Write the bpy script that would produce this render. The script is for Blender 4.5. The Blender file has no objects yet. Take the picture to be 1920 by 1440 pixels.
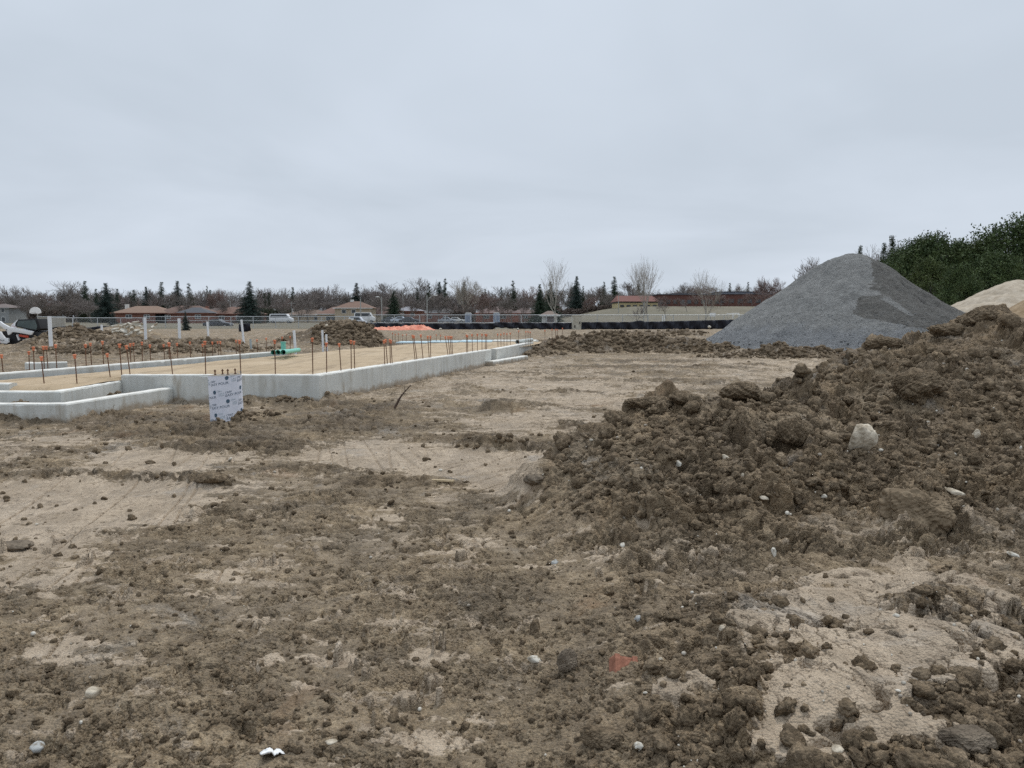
import bpy, bmesh, math, random
import numpy as np
from mathutils import Vector, Matrix

random.seed(7)
RNG = np.random.default_rng(11)
C = bpy.context.scene.collection

# ------------------------------------------------------------------ camera, light, exposure
F_PX = 1442.0
PITCH = math.radians(4.84)
CAM_Z = 1.6
cam_data = bpy.data.cameras.new("camera")
cam_data.sensor_width = 36.0
cam_data.lens = 36.0 * F_PX / 1920.0
cam_data.clip_start = 0.05
cam_data.clip_end = 6000
cam = bpy.data.objects.new("camera", cam_data)
cam.location = (0, 0, CAM_Z)
cam.rotation_euler = (math.radians(90) - PITCH, 0, 0)
C.objects.link(cam)
bpy.context.scene.camera = cam

SUN_EL, SUN_AZ = math.radians(58), math.radians(25)
w = bpy.data.worlds.new("World")
bpy.context.scene.world = w
w.use_nodes = True
nt = w.node_tree
nt.nodes.clear()
N = nt.nodes.new
L = nt.links.new
out = N("ShaderNodeOutputWorld")
sky = N("ShaderNodeTexSky")
sky.sky_type = 'NISHITA'
sky.sun_disc = False
sky.sun_elevation = SUN_EL
sky.sun_rotation = SUN_AZ
sky.air_density = 1.0
sky.dust_density = 4.0
bg1 = N("ShaderNodeBackground")
bg1.inputs["Strength"].default_value = 0.07
L(sky.outputs[0], bg1.inputs[0])
# the cloud deck: a soft grey layer, brighter overhead, with broad low-contrast cells
tc = N("ShaderNodeTexCoord")
sep = N("ShaderNodeSeparateXYZ")
L(tc.outputs["Generated"], sep.inputs[0])
def wm(op, a=None, b=None, va=0.0, vb=0.0):
    n = N("ShaderNodeMath"); n.operation = op
    n.inputs[0].default_value = va; n.inputs[1].default_value = vb
    if a is not None: L(a, n.inputs[0])
    if b is not None: L(b, n.inputs[1])
    return n.outputs[0]
zc = wm('MAXIMUM', sep.outputs[2], vb=0.0)
dz = wm('ADD', zc, vb=0.16)
cx = wm('DIVIDE', sep.outputs[0], dz)
cy = wm('DIVIDE', sep.outputs[1], dz)
comb = N("ShaderNodeCombineXYZ")
L(cx, comb.inputs[0]); L(cy, comb.inputs[1])
ns = N("ShaderNodeTexNoise")
ns.inputs["Scale"].default_value = 0.75
ns.inputs["Detail"].default_value = 4.5
ns.inputs["Roughness"].default_value = 0.5
ns.inputs["Distortion"].default_value = 0.4
L(comb.outputs[0], ns.inputs["Vector"])
ramp = N("ShaderNodeValToRGB")
ramp.color_ramp.elements[0].position = 0.36
ramp.color_ramp.elements[0].color = (0.572, 0.645, 0.732, 1)
ramp.color_ramp.elements[1].position = 0.66
ramp.color_ramp.elements[1].color = (0.668, 0.744, 0.842, 1)
L(ns.outputs["Fac"], ramp.inputs[0])
zr = N("ShaderNodeValToRGB")
cr = zr.color_ramp
cr.elements[0].position = 0.0; cr.elements[0].color = (1.04, 1.03, 1.02, 1)
cr.elements[1].position = 1.0; cr.elements[1].color = (1.8, 1.77, 1.74, 1)
e = cr.elements.new(0.40); e.color = (1.0, 1.0, 1.0, 1)
e = cr.elements.new(0.12); e.color = (0.99, 0.985, 0.985, 1)
L(zc, zr.inputs[0])
mul = N("ShaderNodeMix"); mul.data_type = 'RGBA'; mul.blend_type = 'MULTIPLY'
mul.inputs[0].default_value = 1.0
L(ramp.outputs[0], mul.inputs[6]); L(zr.outputs[0], mul.inputs[7])
bg2 = N("ShaderNodeBackground")
bg2.inputs["Strength"].default_value = 1.0
L(mul.outputs[2], bg2.inputs[0])
ms = N("ShaderNodeMixShader")
ms.inputs[0].default_value = 0.96
L(bg1.outputs[0], ms.inputs[1]); L(bg2.outputs[0], ms.inputs[2])
L(ms.outputs[0], out.inputs[0])

sd = bpy.data.lights.new("sun", 'SUN')
sd.energy = 1.5
sd.angle = math.radians(11)
sd.color = (1.0, 0.95, 0.87)
so = bpy.data.objects.new("sun", sd)
C.objects.link(so)
d = Vector((math.sin(SUN_AZ) * math.cos(SUN_EL), math.cos(SUN_AZ) * math.cos(SUN_EL), math.sin(SUN_EL)))
so.rotation_euler = d.to_track_quat('Z', 'Y').to_euler()
so.location = (0, 0, 60)

sc = bpy.context.scene
sc.view_settings.view_transform = 'Standard'
sc.view_settings.look = 'None'
sc.view_settings.exposure = 0.0
sc.view_settings.gamma = 1.0
sc.view_settings.use_curve_mapping = False
sc.cycles.use_denoising = False
sc.cycles.sample_clamp_indirect = 3.0
sc.cycles.max_bounces = 5
sc.cycles.diffuse_bounces = 3
sc.cycles.glossy_bounces = 2
sc.cycles.transparent_max_bounces = 12
sc.cycles.use_adaptive_sampling = True
sc.cycles.adaptive_threshold = 0.02

# ------------------------------------------------------------------ helpers
CP, SP = math.cos(PITCH), math.sin(PITCH)
def ray(px, py):
    u = (px - 960) / F_PX; v = -(py - 720) / F_PX
    dy = CP + v * SP; dz = v * CP - SP
    return u / dy, dz / dy               # x and z per metre of depth
def at(px, py, Y):
    a, b = ray(px, py)
    return Vector((a * Y, Y, CAM_Z + b * Y))
def to_px(x, y, z):
    zz = z - CAM_Z
    fw = y * CP - zz * SP
    up = y * SP + zz * CP
    return 960 + F_PX * x / fw, 720 - F_PX * up / fw

def tag(o, label=None, cat=None, group=None, kind=None):
    if label: o['label'] = label
    if cat: o['category'] = cat
    if group: o['group'] = group
    if kind: o['kind'] = kind
    return o
def empty(name, loc=(0, 0, 0), rz=0.0):
    o = bpy.data.objects.new(name, None)
    o.location = loc; o.rotation_euler = (0, 0, rz)
    o.empty_display_size = 0.2
    C.objects.link(o)
    return o
def link(name, me, mat=None, parent=None, loc=(0, 0, 0), rz=0.0):
    o = bpy.data.objects.new(name, me)
    if mat is not None:
        for m in (mat if isinstance(mat, (list, tuple)) else [mat]):
            me.materials.append(m)
    C.objects.link(o)
    o.parent = parent
    o.location = loc; o.rotation_euler = (0, 0, rz)
    return o
def copy_tree(o, parent=None):
    c = o.copy(); C.objects.link(c); c.parent = parent
    for ch in o.children: copy_tree(ch, c)
    return c
def np_mesh(name, V, Fq, smooth=True):
    V = np.ascontiguousarray(V, dtype=np.float32); Fq = np.ascontiguousarray(Fq, dtype=np.int32)
    me = bpy.data.meshes.new(name)
    k = Fq.shape[1]
    me.vertices.add(len(V)); me.vertices.foreach_set("co", V.ravel())
    me.loops.add(Fq.size); me.loops.foreach_set("vertex_index", Fq.ravel())
    me.polygons.add(len(Fq))
    me.polygons.foreach_set("loop_start", np.arange(0, Fq.size, k, dtype=np.int32))
    me.polygons.foreach_set("use_smooth", np.full(len(Fq), smooth, dtype=bool))
    me.update(calc_edges=True)
    return me
def attr(me, name, vals):
    a = me.attributes.new(name, 'FLOAT', 'POINT')
    a.data.foreach_set("value", np.ascontiguousarray(vals, dtype=np.float32))

class MB:
    """collects boxes, bars and tubes, links them as one mesh object"""
    def __init__(self): self.bm = bmesh.new()
    def box(self, c, s, rz=0.0, rot=None, bev=0.0):
        r = bmesh.ops.create_cube(self.bm, size=1.0)
        vs = r['verts']
        M = Matrix.Translation(c) @ (rot.to_4x4() if rot is not None else Matrix.Rotation(rz, 4, 'Z')) @ Matrix.Diagonal((s[0], s[1], s[2], 1))
        bmesh.ops.transform(self.bm, matrix=M, verts=vs)
        if bev > 0:
            es = list({e for v in vs for e in v.link_edges})
            bmesh.ops.bevel(self.bm, geom=es, offset=bev, segments=2, affect='EDGES', profile=0.6)
        return self
    def tube(self, p0, p1, r0, r1=None, n=10, caps=True):
        p0, p1 = Vector(p0), Vector(p1)
        dd = p1 - p0
        r1 = r0 if r1 is None else r1
        M = Matrix.Translation((p0 + p1) / 2) @ dd.to_track_quat('Z', 'Y').to_matrix().to_4x4()
        bmesh.ops.create_cone(self.bm, cap_ends=caps, segments=n, radius1=r0, radius2=r1, depth=dd.length, matrix=M)
        return self
    def prism(self, pts, y0, y1, bev=0.0):
        """polygon in x-z extruded along y"""
        a = [self.bm.verts.new((x, y0, z)) for x, z in pts]
        b = [self.bm.verts.new((x, y1, z)) for x, z in pts]
        n = len(pts)
        fs = [self.bm.faces.new(a), self.bm.faces.new(b[::-1])]
        for i in range(n): fs.append(self.bm.faces.new((a[i], b[i], b[(i + 1) % n], a[(i + 1) % n])))
        bmesh.ops.recalc_face_normals(self.bm, faces=fs)
        if bev > 0:
            es = list({e for f in fs for e in f.edges})
            bmesh.ops.bevel(self.bm, geom=es, offset=bev, segments=2, affect='EDGES', profile=0.6)
        return self
    def poly(self, pts):
        self.bm.faces.new([self.bm.verts.new(p) for p in pts]); return self
    def sphere(self, c, r, sc_=(1, 1, 1), seg=12):
        M = Matrix.Translation(c) @ Matrix.Diagonal((sc_[0], sc_[1], sc_[2], 1))
        bmesh.ops.create_uvsphere(self.bm, u_segments=seg, v_segments=seg // 2 + 2, radius=r, matrix=M); return self
    def build(self, name, mat, parent=None, smooth=False, loc=(0, 0, 0), rz=0.0):
        me = bpy.data.meshes.new(name)
        self.bm.to_mesh(me); self.bm.free()
        if smooth:
            me.polygons.foreach_set("use_smooth", [True] * len(me.polygons))
            try: me.set_sharp_from_angle(angle=math.radians(40))
            except Exception: pass
        return link(name, me, mat, parent, loc, rz)

# ------------------------------------------------------------------ numpy noise
def _h(ix, iy, s):
    h = (ix.astype(np.uint32) * np.uint32(374761393) + iy.astype(np.uint32) * np.uint32(668265263) + np.uint32(s * 2246822519 % 4294967296))
    h = (h ^ (h >> np.uint32(13))) * np.uint32(1274126177)
    h = h ^ (h >> np.uint32(16))
    h = h * np.uint32(2654435761)
    return h ^ (h >> np.uint32(15))
def _i(a): return a.astype(np.int64) & 0xffffffff
def perlin(x, y, s=0):
    x = np.asarray(x, np.float64); y = np.asarray(y, np.float64)
    xf = np.floor(x); yf = np.floor(y)
    fx = x - xf; fy = y - yf
    ux = fx * fx * fx * (fx * (fx * 6 - 15) + 10); uy = fy * fy * fy * (fy * (fy * 6 - 15) + 10)
    def g(ox, oy):
        a = _h(_i(xf + ox), _i(yf + oy), s).astype(np.float64) * (2 * np.pi / 4294967296.0)
        return np.cos(a) * (fx - ox) + np.sin(a) * (fy - oy)
    a = g(0, 0); b = g(1, 0); c = g(0, 1); d_ = g(1, 1)
    return (a + ux * (b - a) + uy * ((c + ux * (d_ - c)) - (a + ux * (b - a)))) * 1.5
def fbm(x, y, s=0, o=4, gain=0.5, lac=2.03):
    r = 0; a = 1.0; t = 0
    for k in range(o):
        r = r + a * perlin(x + 17.3 * k, y - 9.1 * k, s + k); t += a
        a *= gain; x = x * lac; y = y * lac
    return r / t
def worley(x, y, s=0):
    """distance to the nearest point, to the second, and a random value per cell"""
    xf = np.floor(x); yf = np.floor(y)
    d1 = np.full(x.shape, 9.0, np.float32); d2 = d1.copy(); rid = np.zeros(x.shape, np.float32)
    for ox in (-1, 0, 1):
        for oy in (-1, 0, 1):
            h = _h(_i(xf + ox), _i(yf + oy), s)
            px_ = (h & np.uint32(0xffff)).astype(np.float32) / 65535.0
            py_ = (h >> np.uint32(16)).astype(np.float32) / 65535.0
            dx = (xf + ox + px_ - x).astype(np.float32); dy = (yf + oy + py_ - y).astype(np.float32)
            dd = np.sqrt(dx * dx + dy * dy)
            m = dd < d1
            d2 = np.where(m, d1, np.minimum(d2, dd))
            rid = np.where(m, ((h * np.uint32(2654435761)) >> np.uint32(16)).astype(np.float32) / 65535.0, rid)
            d1 = np.where(m, dd, d1)
    return d1, d2, rid
def domes(x, y, s=0):
    """the upper skin of many overlapping balls of unequal size, one to a cell"""
    xf = np.floor(x); yf = np.floor(y)
    best = np.zeros(x.shape, np.float32)
    for ox in (-1, 0, 1):
        for oy in (-1, 0, 1):
            h = _h(_i(xf + ox), _i(yf + oy), s)
            dx = ((h & np.uint32(0xffff)).astype(np.float32) / 65535.0 + (xf + ox - x)).astype(np.float32)
            dy = ((h >> np.uint32(16)).astype(np.float32) / 65535.0 + (yf + oy - y)).astype(np.float32)
            r = .50 + .50 * (((h * np.uint32(2654435761)) >> np.uint32(16)).astype(np.float32) / 65535.0) ** 1.5
            q = np.clip(1 - (dx * dx + dy * dy) / (r * r), 0, 1)
            best = np.maximum(best, q ** .8 * r)
    return best
def sstep(a, b, x):
    t = np.clip((x - a) / (b - a), 0, 1)
    return t * t * (3 - 2 * t)

# ------------------------------------------------------------------ materials
MATS = {}
def mat(name, col, rough=0.8, var=0.15, scale=6.0, metal=0.0, bump=0.0, bscale=30.0, spec=0.3, stretch=(1, 1, 1), col2=None, detail=5, thr=(0.35, 0.65)):
    if name in MATS: return MATS[name]
    m = bpy.data.materials.new(name); m.use_nodes = True
    t = m.node_tree; b = t.nodes["Principled BSDF"]
    b.inputs["Roughness"].default_value = rough
    b.inputs["Metallic"].default_value = metal
    b.inputs["Specular IOR Level"].default_value = spec
    tc = t.nodes.new("ShaderNodeTexCoord"); mp = t.nodes.new("ShaderNodeMapping")
    mp.inputs["Scale"].default_value = stretch
    t.links.new(tc.outputs["Object"], mp.inputs[0])
    n = t.nodes.new("ShaderNodeTexNoise"); n.inputs["Scale"].default_value = scale; n.inputs["Detail"].default_value = detail
    n.inputs["Roughness"].default_value = 0.6
    t.links.new(mp.outputs[0], n.inputs["Vector"])
    r = t.nodes.new("ShaderNodeValToRGB")
    c2 = col2 if col2 is not None else tuple(min(1, c * (1 + var)) for c in col)
    c1 = col if col2 is not None else tuple(c * (1 - var) for c in col)
    r.color_ramp.elements[0].position = thr[0]; r.color_ramp.elements[0].color = (*c1, 1)
    r.color_ramp.elements[1].position = thr[1]; r.color_ramp.elements[1].color = (*c2, 1)
    t.links.new(n.outputs["Fac"], r.inputs[0]); t.links.new(r.outputs[0], b.inputs["Base Color"])
    if bump > 0:
        n2 = t.nodes.new("ShaderNodeTexNoise"); n2.inputs["Scale"].default_value = bscale; n2.inputs["Detail"].default_value = 4
        t.links.new(tc.outputs["Object"], n2.inputs["Vector"])
        bp = t.nodes.new("ShaderNodeBump"); bp.inputs["Strength"].default_value = 1.0; bp.inputs["Distance"].default_value = bump
        t.links.new(n2.outputs["Fac"], bp.inputs["Height"]); t.links.new(bp.outputs[0], b.inputs["Normal"])
    MATS[name] = m
    return m

class NT:
    """small wrapper for writing node graphs"""
    def __init__(self, name):
        self.m = bpy.data.materials.new(name); self.m.use_nodes = True
        self.t = self.m.node_tree; self.b = self.t.nodes["Principled BSDF"]
        self.tc = self.t.nodes.new("ShaderNodeTexCoord").outputs["Object"]
    def lk(self, a, b): self.t.links.new(a, b)
    def noise(self, scale, detail=4, rough=0.55, dist=0.0, stretch=None, rot=0.0, vec=None):
        n = self.t.nodes.new("ShaderNodeTexNoise")
        n.inputs["Scale"].default_value = scale; n.inputs["Detail"].default_value = detail
        n.inputs["Roughness"].default_value = rough; n.inputs["Distortion"].default_value = dist
        v = vec or self.tc
        if stretch is not None:
            mp = self.t.nodes.new("ShaderNodeMapping"); mp.inputs["Scale"].default_value = stretch
            mp.inputs["Rotation"].default_value = (0, 0, rot)
            self.lk(v, mp.inputs[0]); v = mp.outputs[0]
        self.lk(v, n.inputs["Vector"])
        return n.outputs["Fac"]
    def vor(self, scale, feature='F1', out="Distance", rnd=1.0):
        n = self.t.nodes.new("ShaderNodeTexVoronoi"); n.feature = feature
        n.inputs["Scale"].default_value = scale; n.inputs["Randomness"].default_value = rnd
        self.lk(self.tc, n.inputs["Vector"])
        return n.outputs[out]
    def ramp(self, src, stops):
        r = self.t.nodes.new("ShaderNodeValToRGB"); cr = r.color_ramp
        while len(cr.elements) < len(stops): cr.elements.new(0.5)
        for e_, (p, c) in zip(cr.elements, stops):
            e_.position = p; e_.color = (*c, 1) if hasattr(c, '__len__') else (c, c, c, 1)
        self.lk(src, r.inputs[0]); return r.outputs[0]
    def mix(self, fac, a, b, mode='MIX'):
        n = self.t.nodes.new("ShaderNodeMix"); n.data_type = 'RGBA'; n.blend_type = mode
        for i, v in ((0, fac), (6, a), (7, b)):
            if isinstance(v, (int, float)):
                n.inputs[i].default_value = v if i == 0 else (v, v, v, 1)
            elif isinstance(v, tuple): n.inputs[i].default_value = (*v, 1)
            else: self.lk(v, n.inputs[i])
        return n.outputs[2]
    def math(self, op, a, b=0.0, c=None):
        n = self.t.nodes.new("ShaderNodeMath"); n.operation = op
        for i, v in enumerate((a, b) if c is None else (a, b, c)):
            if isinstance(v, (int, float)): n.inputs[i].default_value = v
            else: self.lk(v, n.inputs[i])
        return n.outputs[0]
    def attr(self, name):
        n = self.t.nodes.new("ShaderNodeAttribute"); n.attribute_name = name
        return n.outputs["Fac"]
    def bump(self, h, dist, prev=None, strength=1.0):
        n = self.t.nodes.new("ShaderNodeBump"); n.inputs["Distance"].default_value = dist
        n.inputs["Strength"].default_value = strength
        self.lk(h, n.inputs["Height"])
        if prev is not None: self.lk(prev, n.inputs["Normal"])
        return n.outputs[0]
# ------------------------------------------------------------------ the ground
def Rx(y): return -3.66 + (y - 14.56) * 0.2418       # right-hand foundation wall
def Bx(y): return -9.4 + (y - 14.1) * 0.2308         # rear foundation wall

# landmarks of the big soil pile: (image x, image y, depth) -> a point on its skin
PILE = []
def pc(px, *rows):
    for py, Y in rows: PILE.append(tuple(at(px, py, Y)))
pc(1030, (960, 5.9), (900, 6.5), (855, 7.1))
pc(1090, (1000, 5.25), (930, 5.8), (870, 6.3), (815, 7.1))
pc(1160, (1010, 5.15), (940, 5.55), (880, 6.0), (820, 6.55), (770, 7.3))
pc(1220, (1040, 4.85), (960, 5.2), (900, 5.6), (840, 6.2), (780, 6.9), (750, 7.6))
pc(1275, (1040, 4.85), (960, 5.2), (900, 5.6), (820, 6.5), (755, 7.8))
pc(1330, (1040, 4.9), (960, 5.25), (880, 5.9), (810, 6.7), (760, 7.8))
pc(1385, (1040, 4.9), (960, 5.3), (880, 5.95), (800, 6.9), (722, 8.3))
pc(1440, (1050, 4.9), (960, 5.4), (880, 6.0), (800, 7.0), (735, 8.5))
pc(1500, (1050, 4.95), (960, 5.5), (880, 6.0), (800, 6.9), (728, 8.8))
pc(1528, (800, 7.0), (724, 8.9))
pc(1550, (1050, 5.0), (960, 5.6), (900, 5.95), (840, 6.6), (780, 7.6), (712, 9.4))
pc(1600, (1050, 5.05), (960, 5.7), (900, 6.05), (840, 6.6), (790, 7.6), (720, 8.8), (645, 10.9))
pc(1655, (1040, 5.05), (960, 5.7), (900, 6.1), (840, 6.8), (780, 7.8), (700, 8.9), (632, 11.1))
pc(1700, (1020, 5.1), (920, 5.6), (880, 6.4), (820, 7.1), (770, 7.7), (700, 8.9), (645, 10.9))
pc(1745, (1030, 5.0), (920, 5.6), (880, 6.4), (820, 7.1), (770, 7.7), (690, 9.0), (640, 10.6))
pc(1800, (1030, 5.0), (940, 5.6), (870, 6.5), (800, 7.3), (720, 8.3), (650, 9.6), (612, 10.4))
pc(1860, (1030, 5.0), (940, 5.6), (870, 6.4), (800, 7.1), (720, 8.1), (650, 9.3), (590, 10.4))
pc(1930, (1030, 5.0), (940, 5.5), (870, 6.2), (800, 7.0), (720, 8.1), (650, 9.1), (603, 10.3))
pc(2060, (1030, 5.0), (940, 5.5), (800, 7.0), (700, 8.3), (600, 10.3))
pc(2250, (1000, 5.1), (860, 6.2), (720, 8.1), (625, 10.3))
pc(2500, (1000, 5.1), (860, 6.2), (760, 7.6), (700, 10.3))
pc(2700, (1000, 5.3), (860, 7.0), (780, 10.3))
for q in [(1120, 1130, 4.05), (1300, 1120, 3.85), (1300, 1250, 3.0), (1290, 1400, 2.45), (1500, 1130, 3.75), (1500, 1250, 2.9), (1480, 1400, 2.32), (1700, 1120, 3.8), (1700, 1260, 2.85), (1680, 1420, 2.22), (1880, 1120, 3.8), (1900, 1300, 2.65), (1920, 1430, 2.2), (2100, 1150, 3.6), (2250, 1350, 2.5), (1120, 1280, 3.1), (1100, 1420, 2.5)]:
    PILE.append(tuple(at(*q)))
PILE += [(0.1, 3.4, 0), (0.1, 2.6, 0), (0.3, 1.8, 0), (1.2, 1.45, .05), (3, 1.45, 0), (5, 2.4, 0), (7, 3.0, 0), (0.2, 6.0, 0), (0.1, 7.3, 0), (0.3, 8.2, 0), (1.0, 8.6, 0), (1.7, 9.0, 0), (2.3, 9.6, 0), (2.9, 10.4, 0), (3.1, 9.8, .12), (3.8, 11.4, 0), (4.4, 13.2, 0),
         (5.5, 14.2, 0), (7, 14.8, 0), (9, 15, 0), (12, 15, 0), (15, 14, 0), (16.5, 11, 0), (16, 8, 0), (14, 6, 0),
         (7.2, 12.6, .9), (5.6, 12.4, .7), (9, 12.5, .8),
         (0.2, 5.0, 0), (0.3, 4.2, 0), (9, 4.2, 0), (12, 4.5, 0)]
_pc = np.array(PILE)
_gx = np.linspace(-0.6, 17.5, 520); _gy = np.linspace(1.4, 16.0, 440)
def _rbf():
    P = _pc[:, :2]; n = len(P)
    D = np.linalg.norm(P[:, None] - P[None], axis=2)
    wts = np.linalg.solve(D + np.eye(n) * -0.02, _pc[:, 2])
    X, Y = np.meshgrid(_gx, _gy)
    Z = np.zeros_like(X)
    for (a, b_), w_ in zip(P, wts): Z += w_ * np.sqrt((X - a) ** 2 + (Y - b_) ** 2)
    edge = np.minimum.reduce([sstep(-0.5, 0.5, X), sstep(17.4, 15.5, X) , sstep(1.5, 2.2, Y), sstep(15.8, 14.4, Y)])
    Z = np.maximum(Z, 0) * edge
    for _ in range(22):
        Z[1:-1, 1:-1] = (Z[1:-1, 1:-1] * 2 + Z[:-2, 1:-1] + Z[2:, 1:-1] + Z[1:-1, :-2] + Z[1:-1, 2:]) / 6
    return Z
_pz = _rbf()
def pile_h(x, y):
    fx = np.clip((x - _gx[0]) / (_gx[1] - _gx[0]), 0, len(_gx) - 1.001)
    fy = np.clip((y - _gy[0]) / (_gy[1] - _gy[0]), 0, len(_gy) - 1.001)
    ix = fx.astype(int); iy = fy.astype(int); tx = fx - ix; ty = fy - iy
    z = (_pz[iy, ix] * (1 - tx) * (1 - ty) + _pz[iy, ix + 1] * tx * (1 - ty) + _pz[iy + 1, ix] * (1 - tx) * ty + _pz[iy + 1, ix + 1] * tx * ty)
    return np.where((x > _gx[0]) & (x < _gx[-1]) & (y > _gy[0]) & (y < _gy[-1]), z, 0)

# smaller heaps: x, y, height, half-widths, turn
BUMPS = []
def bump_px(px, py, h, rx, ry, a=0.0, zg=0.0, hs=1.45):
    a_, b_ = ray(px, py); Y = (zg - CAM_Z) / b_
    BUMPS.append((a_ * Y, Y, h * hs, rx, ry, a))
for q in [(20, 790, .12, .5, .3), (70, 785, .10, .4, .3), (185, 778, .12, .25, .3), (215, 768, .20, .3, .3), (255, 760, .17, .3, .35), (300, 752, .20, .3, .4),
          (340, 752, .15, .3, .3), (365, 752, .18, .35, .25), (395, 752, .15, .3, .25), (470, 757, .12, .3, .25), (503, 752, .24, .22, .25), (530, 758, .12, .3, .2),
          (570, 760, .10, .2, .2), (608, 752, .15, .25, .3), (628, 745, .24, .22, .25), (665, 733, .14, .3, .3), (693, 722, .22, .25, .2), (714, 714, .30, .22, .2), (733, 712, .22, .15, .2),
          (805, 700, .12, .5, .3), (395, 905, .07, .28, .2), (415, 812, .10, .25, .15), (445, 797, .14, .25, .2), (385, 806, .06, .2, .2), (480, 790, .08, .5, .2),
          (930, 842, .12, .35, .1), (900, 834, .09, .25, .1), (930, 770, .10, .4, .15), (985, 930, .12, .16, .12), (1005, 945, .15, .2, .2),
          (1700, 1010, .10, .2, .2)]:
    bump_px(*q)
# heaps in the middle distance
for q in [(1060, 662, .35, 1.8, 1.0), (1110, 660, .45, 1.6, 1.2), (1160, 661, .4, 1.5, 1.2), (1220, 661, .45, 1.8, 1.2), (1290, 663, .4, 1.8, 1.0), (1200, 645, .30, 1.8, 2.0),
          (1265, 643, .34, 1.6, 1.4), (1290, 636, .34, 1.6, 1.5), (1180, 640, .20, 2.0, 1.5), (1140, 646, .2, 2, 1.5), (1345, 664, .25, 1.6, .8), (1400, 672, .25, 1.6, .8), (1470, 672, .22, 1.8, .8), (1550, 672, .25, 1.8, .8),
          (1030, 658, .3, 1.4, 2.0), (1010, 668, .25, 1.0, 1.2)]:
    bump_px(*q, hs=1.0)
# the long mound beyond the rear wall and the dark heap to its right (x, y, height, rx, ry)
MOUND = [(-27.6, 42.5, -.55, 3.6, 6.5), (-17.9, 31.0, .58, 1.15, 2.2), (-17.0, 30.6, .22, 1.2, 2.2), (-16.0, 30.2, .34, 1.6, 2.2), (-13.6, 29.5, .20, 2.0, 2.4), (-11.4, 28.5, .20, 1.8, 2.2), (-9.9, 27.6, .12, 1.4, 2.0),
         (-15.4, 26.6, .22, 2.0, 1.8), (-13.0, 26.0, .20, 2.2, 1.8)]
HEAP = [(-8.6, 36.4, .58, 1.5, 1.7), (-7.1, 35.2, .86, 1.3, 1.5), (-9.7, 35.5, .25, 1.5, 1.5)]
RUBB = [(-20.0, 40.5, .72, 1.9, 1.8), (-21.8, 40.5, .35, 1.6, 1.6)]
def gsum(lst, x, y):
    z = 0
    for q in lst:
        dx = (x - q[0]) / q[3]; dy = (y - q[1]) / q[4]
        z = z + q[2] * np.exp(-(dx * dx + dy * dy))
    return z

# places where machines have pressed the clay smooth and pale: image x, y, half-width, half-height, strength
SMOOTH = [(60, 965, 230, 62, 1.3), (250, 925, 170, 40, 1.2), (330, 905, 60, 30, .8), (60, 1085, 130, 46, 1.1), (10, 850, 40, 20, .6), (200, 852, 200, 14, .9), (110, 826, 120, 12, .9), (330, 862, 130, 16, 1.0),
          (130, 800, 100, 7, .8), (480, 800, 80, 5, .4), (770, 850, 130, 22, 1.1), (830, 872, 220, 26, 1.0), (950, 885, 110, 34, 1.2), (960, 905, 70, 22, 1.0), (1000, 795, 140, 26, 1.0), (1110, 740, 170, 26, 1.1),
          (900, 718, 210, 18, .9), (770, 748, 120, 12, .7), (700, 780, 60, 10, .4), (640, 830, 90, 12, .6), (560, 850, 120, 10, .5), (1450, 700, 150, 24, .8), (1200, 684, 300, 12, .55), (920, 690, 130, 10, .9), (1000, 655, 60, 8, .8), (1420, 678, 120, 6, .6),
          (640, 865, 100, 16, .6), (720, 975, 50, 14, .7), (800, 938, 50, 8, .8), (620, 1225, 50, 26, .9), (790, 1232, 34, 20, 1.0), (95, 1228, 80, 30, .9), (650, 1430, 60, 26, .6), (810, 1375, 130, 40, .8), (700, 1100, 50, 10, .4),
          (500, 1060, 60, 12, .7), (440, 1085, 50, 14, .7), (560, 1040, 60, 6, .7), (830, 1035, 70, 6, .8), (905, 1055, 60, 12, .7), (560, 1385, 60, 24, .5), (380, 1410, 50, 22, .6), (900, 1180, 60, 12, .4), (300, 1180, 50, 20, .4)]
SLABS = [(1578, 1125, 78, 38, 1.6), (1700, 1098, 50, 42, 1.5), (1800, 1112, 40, 16, 1.0), (1500, 1160, 60, 26, .7), (1620, 1235, 150, 70, 1.3), (1540, 1320, 130, 50, 1.3), (1760, 1240, 60, 46, 1.1), (1640, 1390, 150, 46, 1.2),
         (1880, 1190, 60, 80, .9), (1420, 1200, 40, 40, .8), (1330, 1280, 70, 26, .8), (1250, 1310, 60, 20, .5), (1380, 1260, 30, 22, .8), (1470, 1400, 70, 40, .8), (1205, 985, 18, 34, 1.2), (1275, 1060, 50, 22, .7), (1840, 1330, 60, 50, .5)]
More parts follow.
